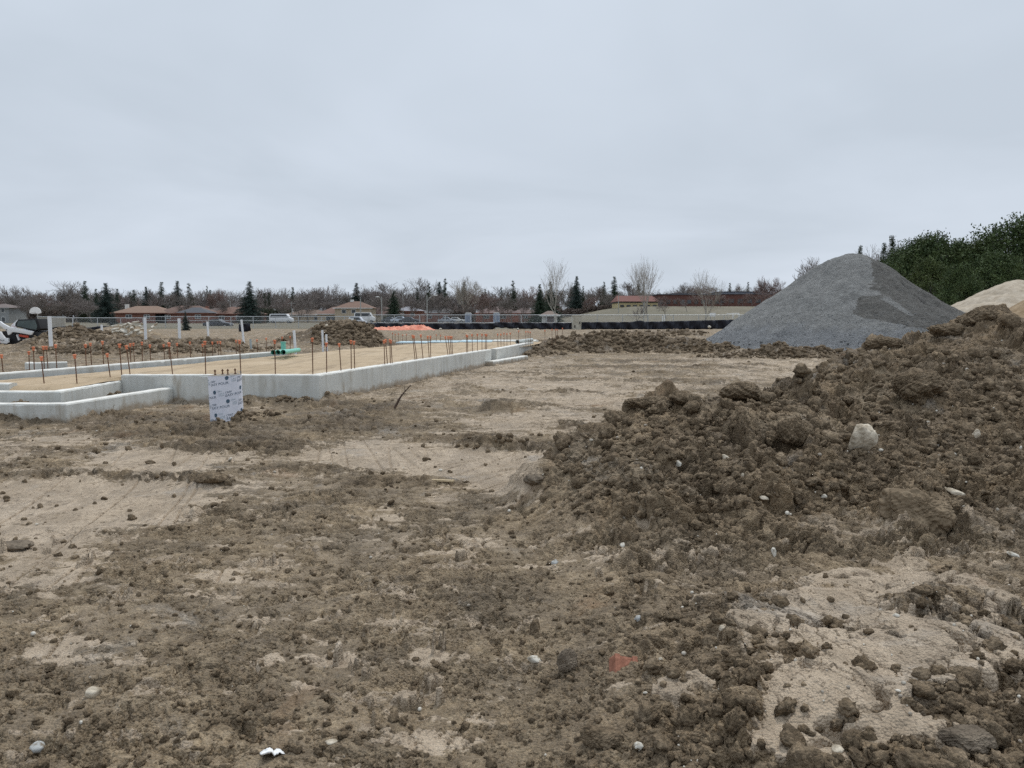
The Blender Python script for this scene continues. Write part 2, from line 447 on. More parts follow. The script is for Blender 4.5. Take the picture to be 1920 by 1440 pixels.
CHURN = [(60, 778, 120, 12, 1.0), (230, 790, 190, 12, 1.2), (300, 812, 150, 10, 1.0), (420, 832, 120, 20, 1.1), (540, 845, 90, 9, .8), (70, 845, 110, 8, .8), (190, 893, 180, 6, 1.1), (30, 930, 40, 6, .7), (560, 800, 120, 10, .7), (650, 778, 90, 26, 1.1), (770, 765, 60, 8, .7), (560, 880, 120, 9, .8),
         (720, 905, 130, 9, 1.0), (640, 930, 90, 10, .8), (850, 822, 90, 6, 1.0), (990, 838, 80, 8, 1.2), (920, 770, 80, 5, .8), (1010, 760, 70, 5, .7), (1060, 800, 60, 7, .8), (960, 735, 90, 4, .7), (860, 725, 50, 5, .8), (1080, 712, 80, 4, .8), (1230, 700, 60, 4, .9), (1150, 722, 60, 4, .7), (980, 700, 70, 4, .8),
         (1330, 690, 70, 3, 1.0), (1180, 688, 90, 3, 1.0), (1060, 690, 60, 3, .9), (1290, 716, 80, 4, 1.0), (1180, 742, 60, 4, .9), (1400, 684, 60, 2.5, .9), (1480, 694, 50, 2.5, .9), (1340, 735, 50, 4, .8), (940, 752, 60, 4, .9), (1090, 735, 60, 3.5, .9), (1000, 727, 50, 3, .8), (1240, 678, 120, 2.5, 1.0), (1440, 722, 50, 3, .8), (850, 700, 60, 4, .7), (1420, 712, 50, 3, .6), (1130, 770, 40, 5, .8), (790, 800, 70, 6, .7), (1070, 850, 60, 8, 1.0), (1000, 900, 40, 8, 1.0), (380, 960, 90, 12, .8), (240, 1000, 120, 10, .8), (330, 900, 60, 6, .7)]
def px_field(lst, px, py):
    v = 0
    for a, b_, rx, ry, s in lst:
        q = ((px - a) / rx) ** 2 + ((py - b_) / ry) ** 2
        v = v + s * np.exp(-q * q * 0.5) if s >= 1 else v + s * np.exp(-q)
    return v

def macro(x, y):
    """large forms only"""
    left = sstep(0.25, 1.6, Bx(y) - x) * sstep(8.0, 10.0, y) * 0.42
    far = 0.42 * sstep(33, 47, y)
    inside = ((x > Bx(y) - .3) & (x < Rx(y) + .0) & (y > 14.4) & (y < 35.4))
    z = np.maximum(left, far)
    z = np.where(inside, -0.05, z)
    z = z + 4.6 * sstep(112, 215, y) * sstep(6, 34, x) + 0.2 * sstep(200, 600, y)
    z = z + np.where((y < 60), gsum(BUMPS, x, y), 0)
    m = gsum(MOUND, x, y) + gsum(HEAP, x, y) + gsum(RUBB, x, y)
    z = z + np.where(inside, 0, m)
    return z + pile_h(x, y)

def heights(x, y, full=True):
    """finished height and the surface attributes"""
    mz = macro(x, y)
    ph = pile_h(x, y)
    pilew = sstep(0.05, 0.30, ph) * sstep(3.4, 4.8, y + .5 * perlin(x * 1.1, y * 1.1, 7))
    px_, py_ = to_px(x, np.maximum(y, 1.0), mz * (y < 12))
    wob = 22 * perlin(x * 1.3, y * 1.3, 5)
    n1 = fbm(x * 1.1 + .3 * y, y * .62, 21, 4)
    n2 = fbm(x * 4.2, y * 3.4, 31, 4, .6)
    n3 = fbm(x * 17, y * 17, 41, 3, .6)
    sm = px_field(SMOOTH, px_ + wob, py_ + wob * .35)
    slab = px_field(SLABS, px_ + wob * .6, py_ + wob * .4)
    flatw = (1 - pilew)
    midy = sstep(6.5, 9.5, y) * sstep(34, 28, y)
    n5 = fbm(x * 1.9 + y * .4, y * 6.5, 36, 4, .62)
    s = sm * 1.10 * flatw + n1 * 1.0 + n2 * 1.25 + n5 * 2.2 + n3 * .85 - .74 + midy * .12 - sstep(.02, .12, gsum(BUMPS, x, y)) * .8
    s = s - px_field(CHURN, px_ + wob * 1.3, py_ + wob * .12) * 1.25 * sstep(-.45, .15, n2 + .6 * n5)
    s = s * (1 - sstep(60, 90, y))
    sl = slab * 1.05 + n2 * 1.7 + n3 * .65 + n1 * .7 - .76
    smooth = np.maximum(sstep(-.04, .08, s) * flatw, sstep(-.03, .10, sl) * sstep(5.8, 5.0, y))
    churn = px_field(CHURN, px_ + wob * 1.3, py_ + wob * .12) * flatw * sstep(-.45, .15, n2 + .6 * n5)
    # the crumb structure: heaps of rounded clods of several sizes, each grown over its neighbours
    wx = x + .030 * perlin(x * 11, y * 11, 61) + .009 * perlin(x * 45, y * 45, 62) + .003 * perlin(x * 140, y * 140, 65)
    wy = y + .030 * perlin(x * 11, y * 11, 63) + .009 * perlin(x * 45, y * 45, 64) + .003 * perlin(x * 140, y * 140, 66)
    A = domes(wx / .17, wy / .17, 71) - .36; B = domes(wx / .075, wy / .068, 72) - .36; D = domes(wx / .030, wy / .028, 73) - .36
    E = domes(x / .0125, y / .0125, 74) - .36
    lumpy = sstep(-.45, .45, fbm(x * 1.4, y * 1.4, 81, 3))
    n4 = fbm(x * 60, y * 60, 42, 2, .6)
    rough = .058 * A * (.12 + 1.0 * lumpy) + .040 * B * (.35 + .9 * lumpy) + .022 * D + .006 * E - .035 * (1 - sstep(0, .05, np.abs(fbm(x * 2.6, y * 2.6, 96, 4)))) * lumpy + .026 * n2 + .018 * n3 + .004 * n4
    press = .004 + .003 * sstep(7, 4.5, y) + .024 * sstep(-.3, .5, perlin(x * .9, y * .9, 83) + .5 * n2)      # wheels have flattened the tops
    kk = .006
    cap = (press - rough) / kk
    capd = np.where(cap > 30, cap, np.log1p(np.exp(np.minimum(cap, 30))))
    topped = sstep(1.2, .2, capd) * (1 - pilew)
    rough = press - kk * capd + .0035 * D + .002 * E
    rough = rough * (1 + .15 * sstep(7.5, 5.0, y))
    # torn clay on the pile: big clods, crevices, and stretches of finer slumped soil
    big = sstep(-.30, .30, fbm(x * 1.15 + 4, y * 1.15, 82, 3))
    G = domes((x + .12 * n2 + .05 * n3) / .62, (y + .14 * n2) / .50, 91) - .36
    H = domes((x + .06 * n2 + .02 * n3) / .30, (y + .07 * n2) / .27, 92) - .36
    torn = sstep(0.0, .10, np.abs(fbm(x * 1.5, y * 1.5, 95, 3) + .08 * n3))
    pil = (.26 * G + .15 * H) * (.2 + big) + .048 * A * (.15 + lumpy) + .034 * B * (.3 + .8 * lumpy) + .020 * D + .006 * E + .10 * n2 * (.4 + big) + .035 * n3 + .005 * n4 - .14 * (1 - torn) * big
    slump = sstep(.02, .26, fbm(x * .75 + 9, y * .9, 98, 3) + .25 * n2) * pilew
    pil = pil * (1 - .55 * slump) + slump * (.012 * D + .010 * B)
    pil = pil - .03 + .09 * fbm(x * .9, y * .9, 97, 2)
    foot = sstep(.015, .07, ph) * (1 - pilew) * sstep(.25, .9, x)
    rough = rough * (1 + .5 * foot) + foot * ((.075 * H + .05 * G) * (.4 + big) + .02 * n2 - .07 * (1 - torn))
    rz = rough * (1 - pilew) + pil * pilew
    # tyre and bucket streaks in the pressed clay
    ang = np.where(x < -.9, 1.82, 1.02)
    cs, sn = np.cos(ang), np.sin(ang)
    v = -x * sn + y * cs
    u_ = x * cs + y * sn
    st = perlin(v * 7.0, u_ * .35, 101) * .006 + perlin(v * 24, u_ * .9, 102) * .0045
    st = st + np.minimum(0, np.abs(perlin(v * 3.2, u_ * .22, 103)) - .05) * .45
    slabw = sstep(-.03, .10, sl) * sstep(5.8, 5.0, y)
    flatz = st * (1 - slabw) + .012 * n1 + .004 * n3 + .004 * D * sstep(.1, .5, n2 + .2)
    crack = np.minimum(0, np.abs(perlin(x * 5.5 + n2, y * 5.5 - n2, 111) + .3 * n3) - .05) * .35 * sstep(0, .5, n1 + .3)
    cut = sstep(.075, .0, np.abs(fbm(x * 1.7 + .2 * n2, y * 2.0, 122, 4))) * sstep(-.2, .2, fbm(x * 2.3, y * 2.3, 123, 2))
    flatz = flatz + slabw * (.035 + .035 * n2 + .09 * fbm(x * 1.8, y * 1.8, 121, 2) - .075 * cut + .006 * n3) + crack * slabw * 2.0
    mid = sstep(22, 34, y)
     
    fade = 1 - sstep(84, 92, y)
    hp = gsum(BUMPS, x, y) * (y > 22) + gsum(MOUND, x, y) + gsum(HEAP, x, y)
    hw = sstep(.05, .3, hp)
    rz = rz + hw * (.20 * (domes((x + .3 * n2) / 1.1, (y + .3 * n2) / .9, 151) - .36) + .13 * (domes(x / .5, y / .5, 152) - .36) + .10 * (domes(x / .24, y / .24, 153) - .36))
    n5b = fbm(x * 1.9 + y * .4, y * 4.0, 36, 2, .5); n2b = fbm(x * 4.2, y * 3.4, 31, 2, .5)
    hsm = np.maximum(sstep(-.30, .22, s - .85 * n3 - 2.2 * n5 + 1.2 * n5b - 1.25 * n2 + n2b) * flatw, sstep(-.30, .20, sl - .65 * n3 - 1.7 * n2 + 1.2 * n2b) * sstep(5.8, 5.0, y))
    z = mz + (rz * (1 - hsm) + flatz * hsm) * fade + .035 * fbm(x * .35, y * .35, 131, 2) * flatw * fade
    # a line of clods and scraped ridges in the mid distance
    ridge = sstep(.22, .5, fbm(x * .55, y * 1.7, 141, 3)) * sstep(9, 14, y) * fade * (1 - pilew)
    z = z + ridge * .05 * (.9 + A) + churn * (.022 + .05 * A + .03 * B + .02 * n2)
    if not full: return z
    smooth = np.maximum(smooth, (.32 - .08 * sstep(5, 3.5, y)) * topped * sstep(-.2, .5, n1 + .6 * n2))
    return z, smooth, ph, np.clip(churn, 0, 1), slump

def surf(x, y):
    a = np.atleast_1d(np.asarray(x, float)); b_ = np.atleast_1d(np.asarray(y, float))
    return heights(a, b_, False)
def hit(px, py, lo=1.6, hi=60, n=1500):
    """where the line through this point of the photo first meets the ground"""
    a, b_ = ray(px, py)
    Y = np.geomspace(lo, hi, n)
    z = CAM_Z + b_ * Y
    h = surf(a * Y, Y)
    k = np.argmax(z < h)
    return Vector((a * Y[k], Y[k], float(h[k])))

# tessellation: rows of constant depth, denser near where the photographer stood
ys = np.concatenate([np.geomspace(.9, 2.25, 90, endpoint=False), np.geomspace(2.25, 12.5, 1020, endpoint=False), np.geomspace(12.5, 42, 360, endpoint=False),
                     np.geomspace(42, 120, 170, endpoint=False), np.geomspace(120, 4000, 90)])
us = np.concatenate([np.linspace(-2.6, -.72, 150, endpoint=False), np.linspace(-.72, .72, 1260, endpoint=False), np.linspace(.72, 2.6, 150)])
NR, NC = len(ys), len(us)
Vx = (us[None, :] * ys[:, None]); Vy = np.repeat(ys[:, None], NC, 1)
Vz = np.empty((NR, NC)); Sm = np.empty((NR, NC)); Ph = np.empty((NR, NC)); Ta = np.empty((NR, NC)); Tb = np.empty((NR, NC))
for r0 in range(0, NR, 120):
    sl_ = slice(r0, min(NR, r0 + 120))
    Vz[sl_], Sm[sl_], Ph[sl_], Ta[sl_], Tb[sl_] = heights(Vx[sl_], Vy[sl_])
# lumps lean and overhang a little: push the skin sideways with the relief
near = (Vy < 14)
k_ = np.where(near, .009, 0) * (1 - Sm) * (1 + 1.6 * sstep(.05, .3, Ph))
ee = .08
gxp = (pile_h(Vx + ee, Vy) - pile_h(Vx - ee, Vy)) / (2 * ee); gyp = (pile_h(Vx, Vy + ee) - pile_h(Vx, Vy - ee)) / (2 * ee)
Ds = Vz - macro(Vx, Vy); nn = 1 / np.sqrt(1 + gxp ** 2 + gyp ** 2)
Vz = Vz - Ds + Ds * nn                     # relief stands square to the slope, not upright
Vx2 = Vx - gxp * nn * Ds +  k_ * perlin(Vx * 14, Vy * 14, 201) + k_ * .8 * perlin(Vx * 37, Vy * 37, 202)
Vy2 = Vy - gyp * nn * Ds + k_ * perlin(Vx * 14, Vy * 14, 203) - k_ * .8 * np.abs(perlin(Vx * 37, Vy * 37, 204))

idx = np.arange(NR * NC).reshape(NR, NC)
quads = np.stack([idx[:-1, :-1], idx[:-1, 1:], idx[1:, 1:], idx[1:, :-1]], -1).reshape(-1, 4)
cxm = (Vx[:-1, :-1] + Vx[1:, 1:]) .ravel() / 2; cym = (Vy[:-1, :-1] + Vy[1:, 1:]).ravel() / 2
phm = (Ph[:-1, :-1]).ravel()
front = 4.75 + .16 * perlin(cxm * 1.5, cym * 0 + 3, 211)
edge_n = .12 * fbm(cxm * 1.3, cym * 1.3, 212, 2)
is_pile = (phm > .10 + .5 * edge_n) & (cym < 16)
mm = gsum(MOUND, cxm, cym); hh = gsum(HEAP, cxm, cym); rr_ = gsum(RUBB, cxm, cym)
bb = gsum(BUMPS[-16:], cxm, cym)
outside = ~((cxm > Bx(cym) - .3) & (cxm < Rx(cym)) & (cym > 14.4) & (cym < 35.4))
is_heap = (hh > .12) & outside
is_rub = (rr_ > .12) & outside & ~is_heap
is_mound = (mm > .10) & outside & ~is_heap & ~is_rub
is_mid = (bb > .10) & (cym > 24) & (cxm > 1.5) & (cxm < 7.4) & ~is_mound & ~is_heap & (cxm > -2)
VV = np.stack([Vx2, Vy2, Vz], -1).reshape(-1, 3)
moundv = (gsum(MOUND, Vx, Vy) + gsum(HEAP, Vx, Vy) + gsum(BUMPS, Vx, Vy) * (Vy > 22)).ravel()
def sub_mesh(name, mask):
    q = quads[mask]
    used = np.unique(q)
    remap = np.zeros(NR * NC, np.int32); remap[used] = np.arange(len(used), dtype=np.int32)
    me = np_mesh(name, VV[used], remap[q], True)
    attr(me, "pressed", Sm.ravel()[used]); attr(me, "heap", np.clip(np.maximum(Ph.ravel() * 3, moundv * 2.5), 0, 1)[used])
    attr(me, "tone_a", Ta.ravel()[used]); attr(me, "tone_b", Tb.ravel()[used])
    attr(me, "wet", np.maximum(np.clip(moundv * 3.2, 0, 1)[used] * sstep(20, 24, Vy.ravel()[used]), .85 * Ta.ravel()[used]))
    attr(me, "meadow", sstep(87, 93, Vy.ravel()[used]))
    return me

# soil material: colours of the clay itself, wet and dry, with rust and blue-grey seams
s_ = NT("soil")
pressed, heap, ta, tb = s_.attr("pressed"), s_.attr("heap"), s_.attr("tone_a"), s_.attr("tone_b")
nA = s_.noise(1.3, 5, .6); nB = s_.noise(9, 6, .65); nC = s_.noise(70, 5, .7); nD = s_.noise(.45, 3, .5)
crumb = s_.ramp(nB, [(.30, (.084, .058, .032)), (.48, (.162, .117, .069)), (.68, (.288, .220, .140))])
cellc = s_.vor(48, 'F1', "Color"); cellf = s_.vor(130, 'F1', "Color")
crumb = s_.mix(s_.ramp(nC, [(.35, 0.0), (.7, .55)]), crumb, (.31, .25, .18))
brown = s_.ramp(nB, [(.30, (.092, .063, .035)), (.50, (.160, .113, .067)), (.72, (.255, .192, .122))])
brown = s_.mix(s_.ramp(nC, [(.4, 0.0), (.75, .45)]), brown, (.30, .235, .160))
rough_c = s_.mix(heap, crumb, brown)
rough_c = s_.mix(s_.math('MULTIPLY', tb, s_.ramp(s_.noise(3.0, 6, .7), [(.35, .25), (.6, .9)])), rough_c, s_.ramp(nB, [(.3, (.150, .112, .070)), (.7, (.300, .235, .160))]))
wet = s_.math('MULTIPLY', s_.attr('wet'), s_.ramp(s_.noise(.7, 7, .7, .4), [(.38, .25), (.58, 1.0)]))
rough_c = s_.mix(wet, rough_c, s_.ramp(nB, [(.3, (.062, .043, .025)), (.7, (.135, .100, .064))]))
tint = s_.ramp(s_.math('ADD', s_.math('MULTIPLY', cellc, .5), s_.math('MULTIPLY', cellf, .5)), [(.25, .80), (.5, 1.0), (.75, 1.24)])
rough_c = s_.mix(1.0, rough_c, tint, 'MULTIPLY')
rough_c = s_.mix(1.0, rough_c, s_.ramp(s_.noise(1.3, 8, .7, .4), [(.32, .66), (.5, 1.0), (.68, 1.5)]), 'MULTIPLY')
pale = s_.ramp(nB, [(.25, (.36, .28, .198)), (.55, (.48, .385, .282)), (.8, (.55, .452, .342))])
stn = s_.noise(2.6, 8, .75, .8, (1, .5, 1), .3)
pale = s_.mix(s_.ramp(stn, [(.42, .85), (.56, 0.0)]), pale, (.31, .245, .176))
fleck = s_.noise(22, 6, .75, .8, (1, .55, 1))
pale = s_.mix(s_.ramp(fleck, [(.39, .95), (.46, 0.0)]), pale, (.20, .152, .106))
col = s_.mix(pressed, rough_c, pale)
grey = s_.ramp(nB, [(.3, (.25, .235, .215)), (.7, (.43, .405, .37))])
gm = s_.ramp(s_.noise(.9, 8, .7, .4), [(.58, 0.0), (.72, .6)])
col = s_.mix(gm, col, grey)
rust = s_.ramp(s_.noise(.8, 5, .6, .5, (1.2, .9, 1), 1.1), [(.63, 0.0), (.74, .65)])
col = s_.mix(rust, col, (.24, .145, .078))
mead = s_.ramp(s_.noise(.05, 5, .6, .2, (1, .35, 1)), [(.3, (.100, .088, .058)), (.5, (.155, .135, .092)), (.7, (.120, .108, .070))])
col = s_.mix(s_.attr("meadow"), col, mead)
s_.lk(col, s_.b.inputs["Base Color"])
rr = s_.ramp(nA, [(.35, .62), (.65, .95)])
s_.lk(rr, s_.b.inputs["Roughness"])
s_.b.inputs["Specular IOR Level"].default_value = .28
hb = s_.math('ADD', s_.math('MULTIPLY', s_.noise(60, 6, .65), .8), s_.math('MULTIPLY', s_.vor(90), -.8))
bp = s_.bump(hb, .013)
s_.lk(bp, s_.b.inputs["Normal"])
SOIL = s_.m

rest = ~(is_pile | is_heap | is_rub | is_mound | is_mid)
ground = link("ground", sub_mesh("ground", rest), SOIL); tag(ground, kind='structure')
# the same sheet carried on behind the photographer
mbk = MB(); mbk.poly([(-300, -300, -.12), (300, -300, -.12), (300, 2.0, -.12), (-300, 2.0, -.12)])
gb = mbk.build("ground", SOIL); tag(gb, kind='structure')
dp = link("dirt_pile", sub_mesh("dirt_pile", is_pile), SOIL)
tag(dp, "large pile of torn brown clay and soil rising in front of the grey gravel", "dirt pile")
o = link("dirt_mound", sub_mesh("dirt_mound", is_mound), SOIL)
tag(o, "long low brown earth mound beyond the foundation, in front of the white loader", "dirt mound")
o = link("dirt_mound", sub_mesh("dirt_heap", is_heap), SOIL)
tag(o, "rounded dark earth heap at the left end of the long black silt fence", "dirt mound")
o = link("dirt_mound", sub_mesh("rubble_base", is_rub), SOIL)
tag(o, "earth heap under the broken concrete chunks beside the white pipes", "dirt mound")
o = link("dirt_mound", sub_mesh("mid_heap", is_mid), SOIL)
tag(o, "low churned heap of dark soil between the footings and the gravel pile", "dirt mound")
print("terrain", NR * NC)
# ------------------------------------------------------------------ loose clods, pebbles and stones
def ico(sub):
    bm = bmesh.new(); bmesh.ops.create_icosphere(bm, subdivisions=sub, radius=1.0)
    bm.verts.ensure_lookup_table(); bm.faces.ensure_lookup_table()
    V = np.array([v.co[:] for v in bm.verts]); F = np.array([[v.index for v in f.verts] for f in bm.faces]); bm.free()
    return V, F
ICO = {k: ico(k) for k in (1, 2, 3, 4)}
def lump(sub, seed, amp=.35, sharp=0.0, fr=1.6):
    V, F = ICO[sub]
    r = np.ones(len(V))
    o = seed * 13.7
    r += amp * fbm(V[:, 0] * fr + o + V[:, 2] * 1.1, V[:, 1] * fr - o + V[:, 2] * 1.7, seed, 3, .6)
    r += amp * .5 * perlin(V[:, 0] * fr * 2.3 - V[:, 2] * 2 + o, V[:, 1] * fr * 2.1 + V[:, 2] * 2.3, seed + 9)
    W = V * r[:, None]
    if sharp > 0:                                 # flat cut faces of a broken stone
        rs = np.random.default_rng(seed)
        for _ in range(7):
            n = rs.normal(size=3); n /= np.linalg.norm(n)
            dd = W @ n; c = .55 + .3 * rs.random()
            W = W - np.outer(np.maximum(dd - c, 0) * sharp, n)
    return W, F
def scatter(name, pts, sizes, mats, subs, sharp=0.0, squash=.7, amp=.35, sink=.25, nproto=14, smooth=True):
    Vs, Fs, off = [], [], 0
    protos = {sb: [lump(sb, 300 + k, amp, sharp) for k in range(nproto)] for sb in set(subs)}
    for (x, y, z), sz, sb in zip(pts, sizes, subs):
        W, F = protos[sb][RNG.integers(nproto)]
        a, b_, g = RNG.random(3) * 6.283
        Rm = np.array(Matrix.Rotation(a, 3, 'Z') @ Matrix.Rotation(b_ * .3, 3, 'X'))
        sc3 = sz * np.array([1, .7 + .4 * RNG.random(), squash * (.7 + .5 * RNG.random())])
        P = (W * sc3) @ Rm.T + np.array([x, y, z + sz * squash * (1 - 2 * sink) * .8])
        Vs.append(P); Fs.append(F + off); off += len(P)
    me = np_mesh(name, np.concatenate(Vs), np.concatenate(Fs), smooth)
    return me

def sample_px(n, x0, x1, y0, y1, f=None):
    """points on the ground, even in the solid angle seen from eye height (denser near)"""
    px = RNG.uniform(x0, x1, n); py = RNG.uniform(y0, y1, n)
    out_ = []
    Yg = np.geomspace(1.6, 60, 900)
    for a0 in range(0, n, 400):
        P = px[a0:a0 + 400]; Q = py[a0:a0 + 400]
        v = -(Q - 720) / F_PX; dy = CP + v * SP; A = (P - 960) / F_PX / dy; B = (v * CP - SP) / dy
        X = A[:, None] * Yg[None]; YY = np.repeat(Yg[None], len(P), 0); Z = CAM_Z + B[:, None] * Yg[None]
        H = macro(X, YY)
        k = np.argmax(Z < H, axis=1); ok = (Z < H).any(axis=1)
        i = np.arange(len(P))
        out_.append(np.stack([X[i, k], YY[i, k], P, Q], 1)[ok])
    return np.concatenate(out_)
S = sample_px(15000, -150, 2070, 660, 1500)
zz, smv, phv, _, _ = heights(S[:, 0], S[:, 1])
inside = (S[:, 0] > Bx(S[:, 1]) - .3) & (S[:, 0] < Rx(S[:, 1]) + .3) & (S[:, 1] > 14.1)
blocked = inside | ((S[:, 0] < -6.2) & (S[:, 1] > 11.2))
keep = ~blocked & (RNG.random(len(S)) < np.where(smv > .5, .10, .35 + .65 * sstep(.1, .4, phv)))
S, zz, phv = S[keep], zz[keep], phv[keep]
sz = .006 + .020 * RNG.random(len(S)) ** 2.5 + .045 * (RNG.random(len(S)) ** 12) * (phv > .15) + .012 * (RNG.random(len(S)) ** 6) + .028 * (phv > .2) * RNG.random(len(S)) ** 3
sz *= np.clip(S[:, 1] / 5.5, .75, 1.7)
subs = np.where(sz / S[:, 1] > .006, 3, 2)
me = scatter("loose_clods", np.stack([S[:, 0], S[:, 1], zz], 1), sz, None, list(subs), amp=.6, squash=.72, sink=.32)
c_ = NT("clod_soil")
cc = c_.ramp(c_.noise(9, 6, .65), [(.3, (.098, .070, .043)), (.5, (.165, .123, .079)), (.72, (.265, .205, .140))])
cc = c_.mix(1.0, cc, c_.ramp(c_.vor(60, 'F1', "Color"), [(.25, .75), (.75, 1.3)]), 'MULTIPLY')
c_.lk(cc, c_.b.inputs["Base Color"]); c_.b.inputs["Roughness"].default_value = .9; c_.b.inputs["Specular IOR Level"].default_value = .2
c_.lk(c_.bump(c_.math('ADD', c_.noise(70, 6, .65), c_.math('MULTIPLY', c_.vor(90), -.8)), .010), c_.b.inputs["Normal"])
CLOD = c_.m
o = link("loose_clods", me, CLOD); tag(o, kind='stuff', label="small loose crumbs of soil scattered over the mud")

# coarser lumps lying on the heaps in the middle distance and along the walls
def heap_pts(n, x0, x1, y0, y1):
    S_ = sample_px(n, x0, x1, y0, y1)
    hgt = gsum(BUMPS, S_[:, 0], S_[:, 1]) + gsum(MOUND, S_[:, 0], S_[:, 1]) + gsum(HEAP, S_[:, 0], S_[:, 1])
    ins = (S_[:, 0] > Bx(S_[:, 1]) - .5) & (S_[:, 0] < Rx(S_[:, 1]) + .05) & (S_[:, 1] > 14.3)
    return S_[(hgt > .06) & ~ins]
HPT = np.concatenate([heap_pts(6500, 985, 1580, 614, 680), heap_pts(5200, 60, 540, 610, 690), heap_pts(2200, 585, 715, 606, 655), heap_pts(5200, 0, 800, 690, 815)])
zz = surf(HPT[:, 0], HPT[:, 1])
sz = np.where(HPT[:, 1] > 20, (.022 + .13 * RNG.random(len(HPT)) ** 4) * HPT[:, 1] / 36, .010 + .05 * RNG.random(len(HPT)) ** 4)
me = scatter("heap_clods", np.stack([HPT[:, 0], HPT[:, 1], zz], 1), sz, None, [2] * len(HPT), amp=1.05, squash=.7, sink=.35, sharp=.6)
o = link("heap_clods", me, mat("damp_soil", (.085, .061, .037), .9, col2=(.210, .158, .104), scale=2.2, detail=8)); tag(o, kind='stuff', label="rough dark lumps of soil on the low heaps and along the wall foot")

# pebbles
S = sample_px(900, 0, 1960, 640, 1440)
zz, smv, phv, _, _ = heights(S[:, 0], S[:, 1])
inside = (S[:, 0] > Bx(S[:, 1]) - .3) & (S[:, 0] < Rx(S[:, 1]) + .3) & (S[:, 1] > 14.1)
keep = ~(inside | ((S[:, 0] < -6.2) & (S[:, 1] > 11.2))) & (RNG.random(len(S)) < np.where(phv > .15, .75, .10))
S, zz = S[keep], zz[keep]
sz = (.0045 + .013 * RNG.random(len(S)) ** 3) * np.clip(S[:, 1] / 5.0, .6, 1.8)
me = scatter("pebbles", np.stack([S[:, 0], S[:, 1], zz + sz * .4], 1), sz, None, [2] * len(S), amp=.15, squash=.75, sink=.2)
o = link("pebbles", me, mat("pebble", (.30, .26, .21), .7, col2=(.62, .58, .50), scale=14, detail=1, thr=(.42, .58))); tag(o, kind='stuff', label="small pale pebbles mixed into the soil")

STONE = mat("pale_stone", (.27, .22, .155), .8, col2=(.60, .53, .42), scale=9, bump=.01, bscale=40, thr=(.38, .55))
WSTONE = mat("white_stone", (.30, .255, .19), .8, col2=(.58, .55, .48), scale=22, thr=(.40, .50), bump=.004, bscale=60)
BSTONE = mat("blue_grey_stone", (.20, .17, .13), .8, col2=(.42, .43, .42), scale=22, thr=(.40, .52), bump=.004, bscale=60)
def rock(name, px, py, rpx, label, cat, m, sub=4, amp=.28, sharp=.8, sq=(1, .8, .8), lift=.55, seed=1, tilt=(0, 0, 0), group=None, smooth=True):
    p = hit(px, py)
    r = rpx / F_PX * p.y * 1.0
    W, F = lump(sub, seed, amp, sharp)
    Rm = np.array(Matrix.Rotation(tilt[2], 3, 'Z') @ Matrix.Rotation(tilt[0], 3, 'X') @ Matrix.Rotation(tilt[1], 3, 'Y'))
    P = (W * np.array(sq) * r) @ Rm.T
    me = np_mesh(name, P, F, smooth)
    o = link(name, me, m, None, (p.x, p.y, p.z + r * lift * min(sq)))
    tag(o, label, cat, group)
    return o
b0 = rock("boulder", 1614, 842, 31, "pale round boulder half covered in soil on the big dirt pile", "boulder", STONE, amp=.16, sharp=.8, sq=(1.0, .8, .98), lift=.7, seed=5, tilt=(.2, .25, .3))
rock("stone", 1830, 822, 9, "upright pale stone standing on the right flank of the dirt pile", "stone", STONE, amp=.15, sq=(.8, .7, 1.2), lift=.9, seed=6)
rock("stone", 1788, 928, 15, "long flat whitish stone on the rounded hump of the pile", "stone", STONE, amp=.3, sq=(1.4, .7, .4), seed=7, tilt=(0, .3, -.3))
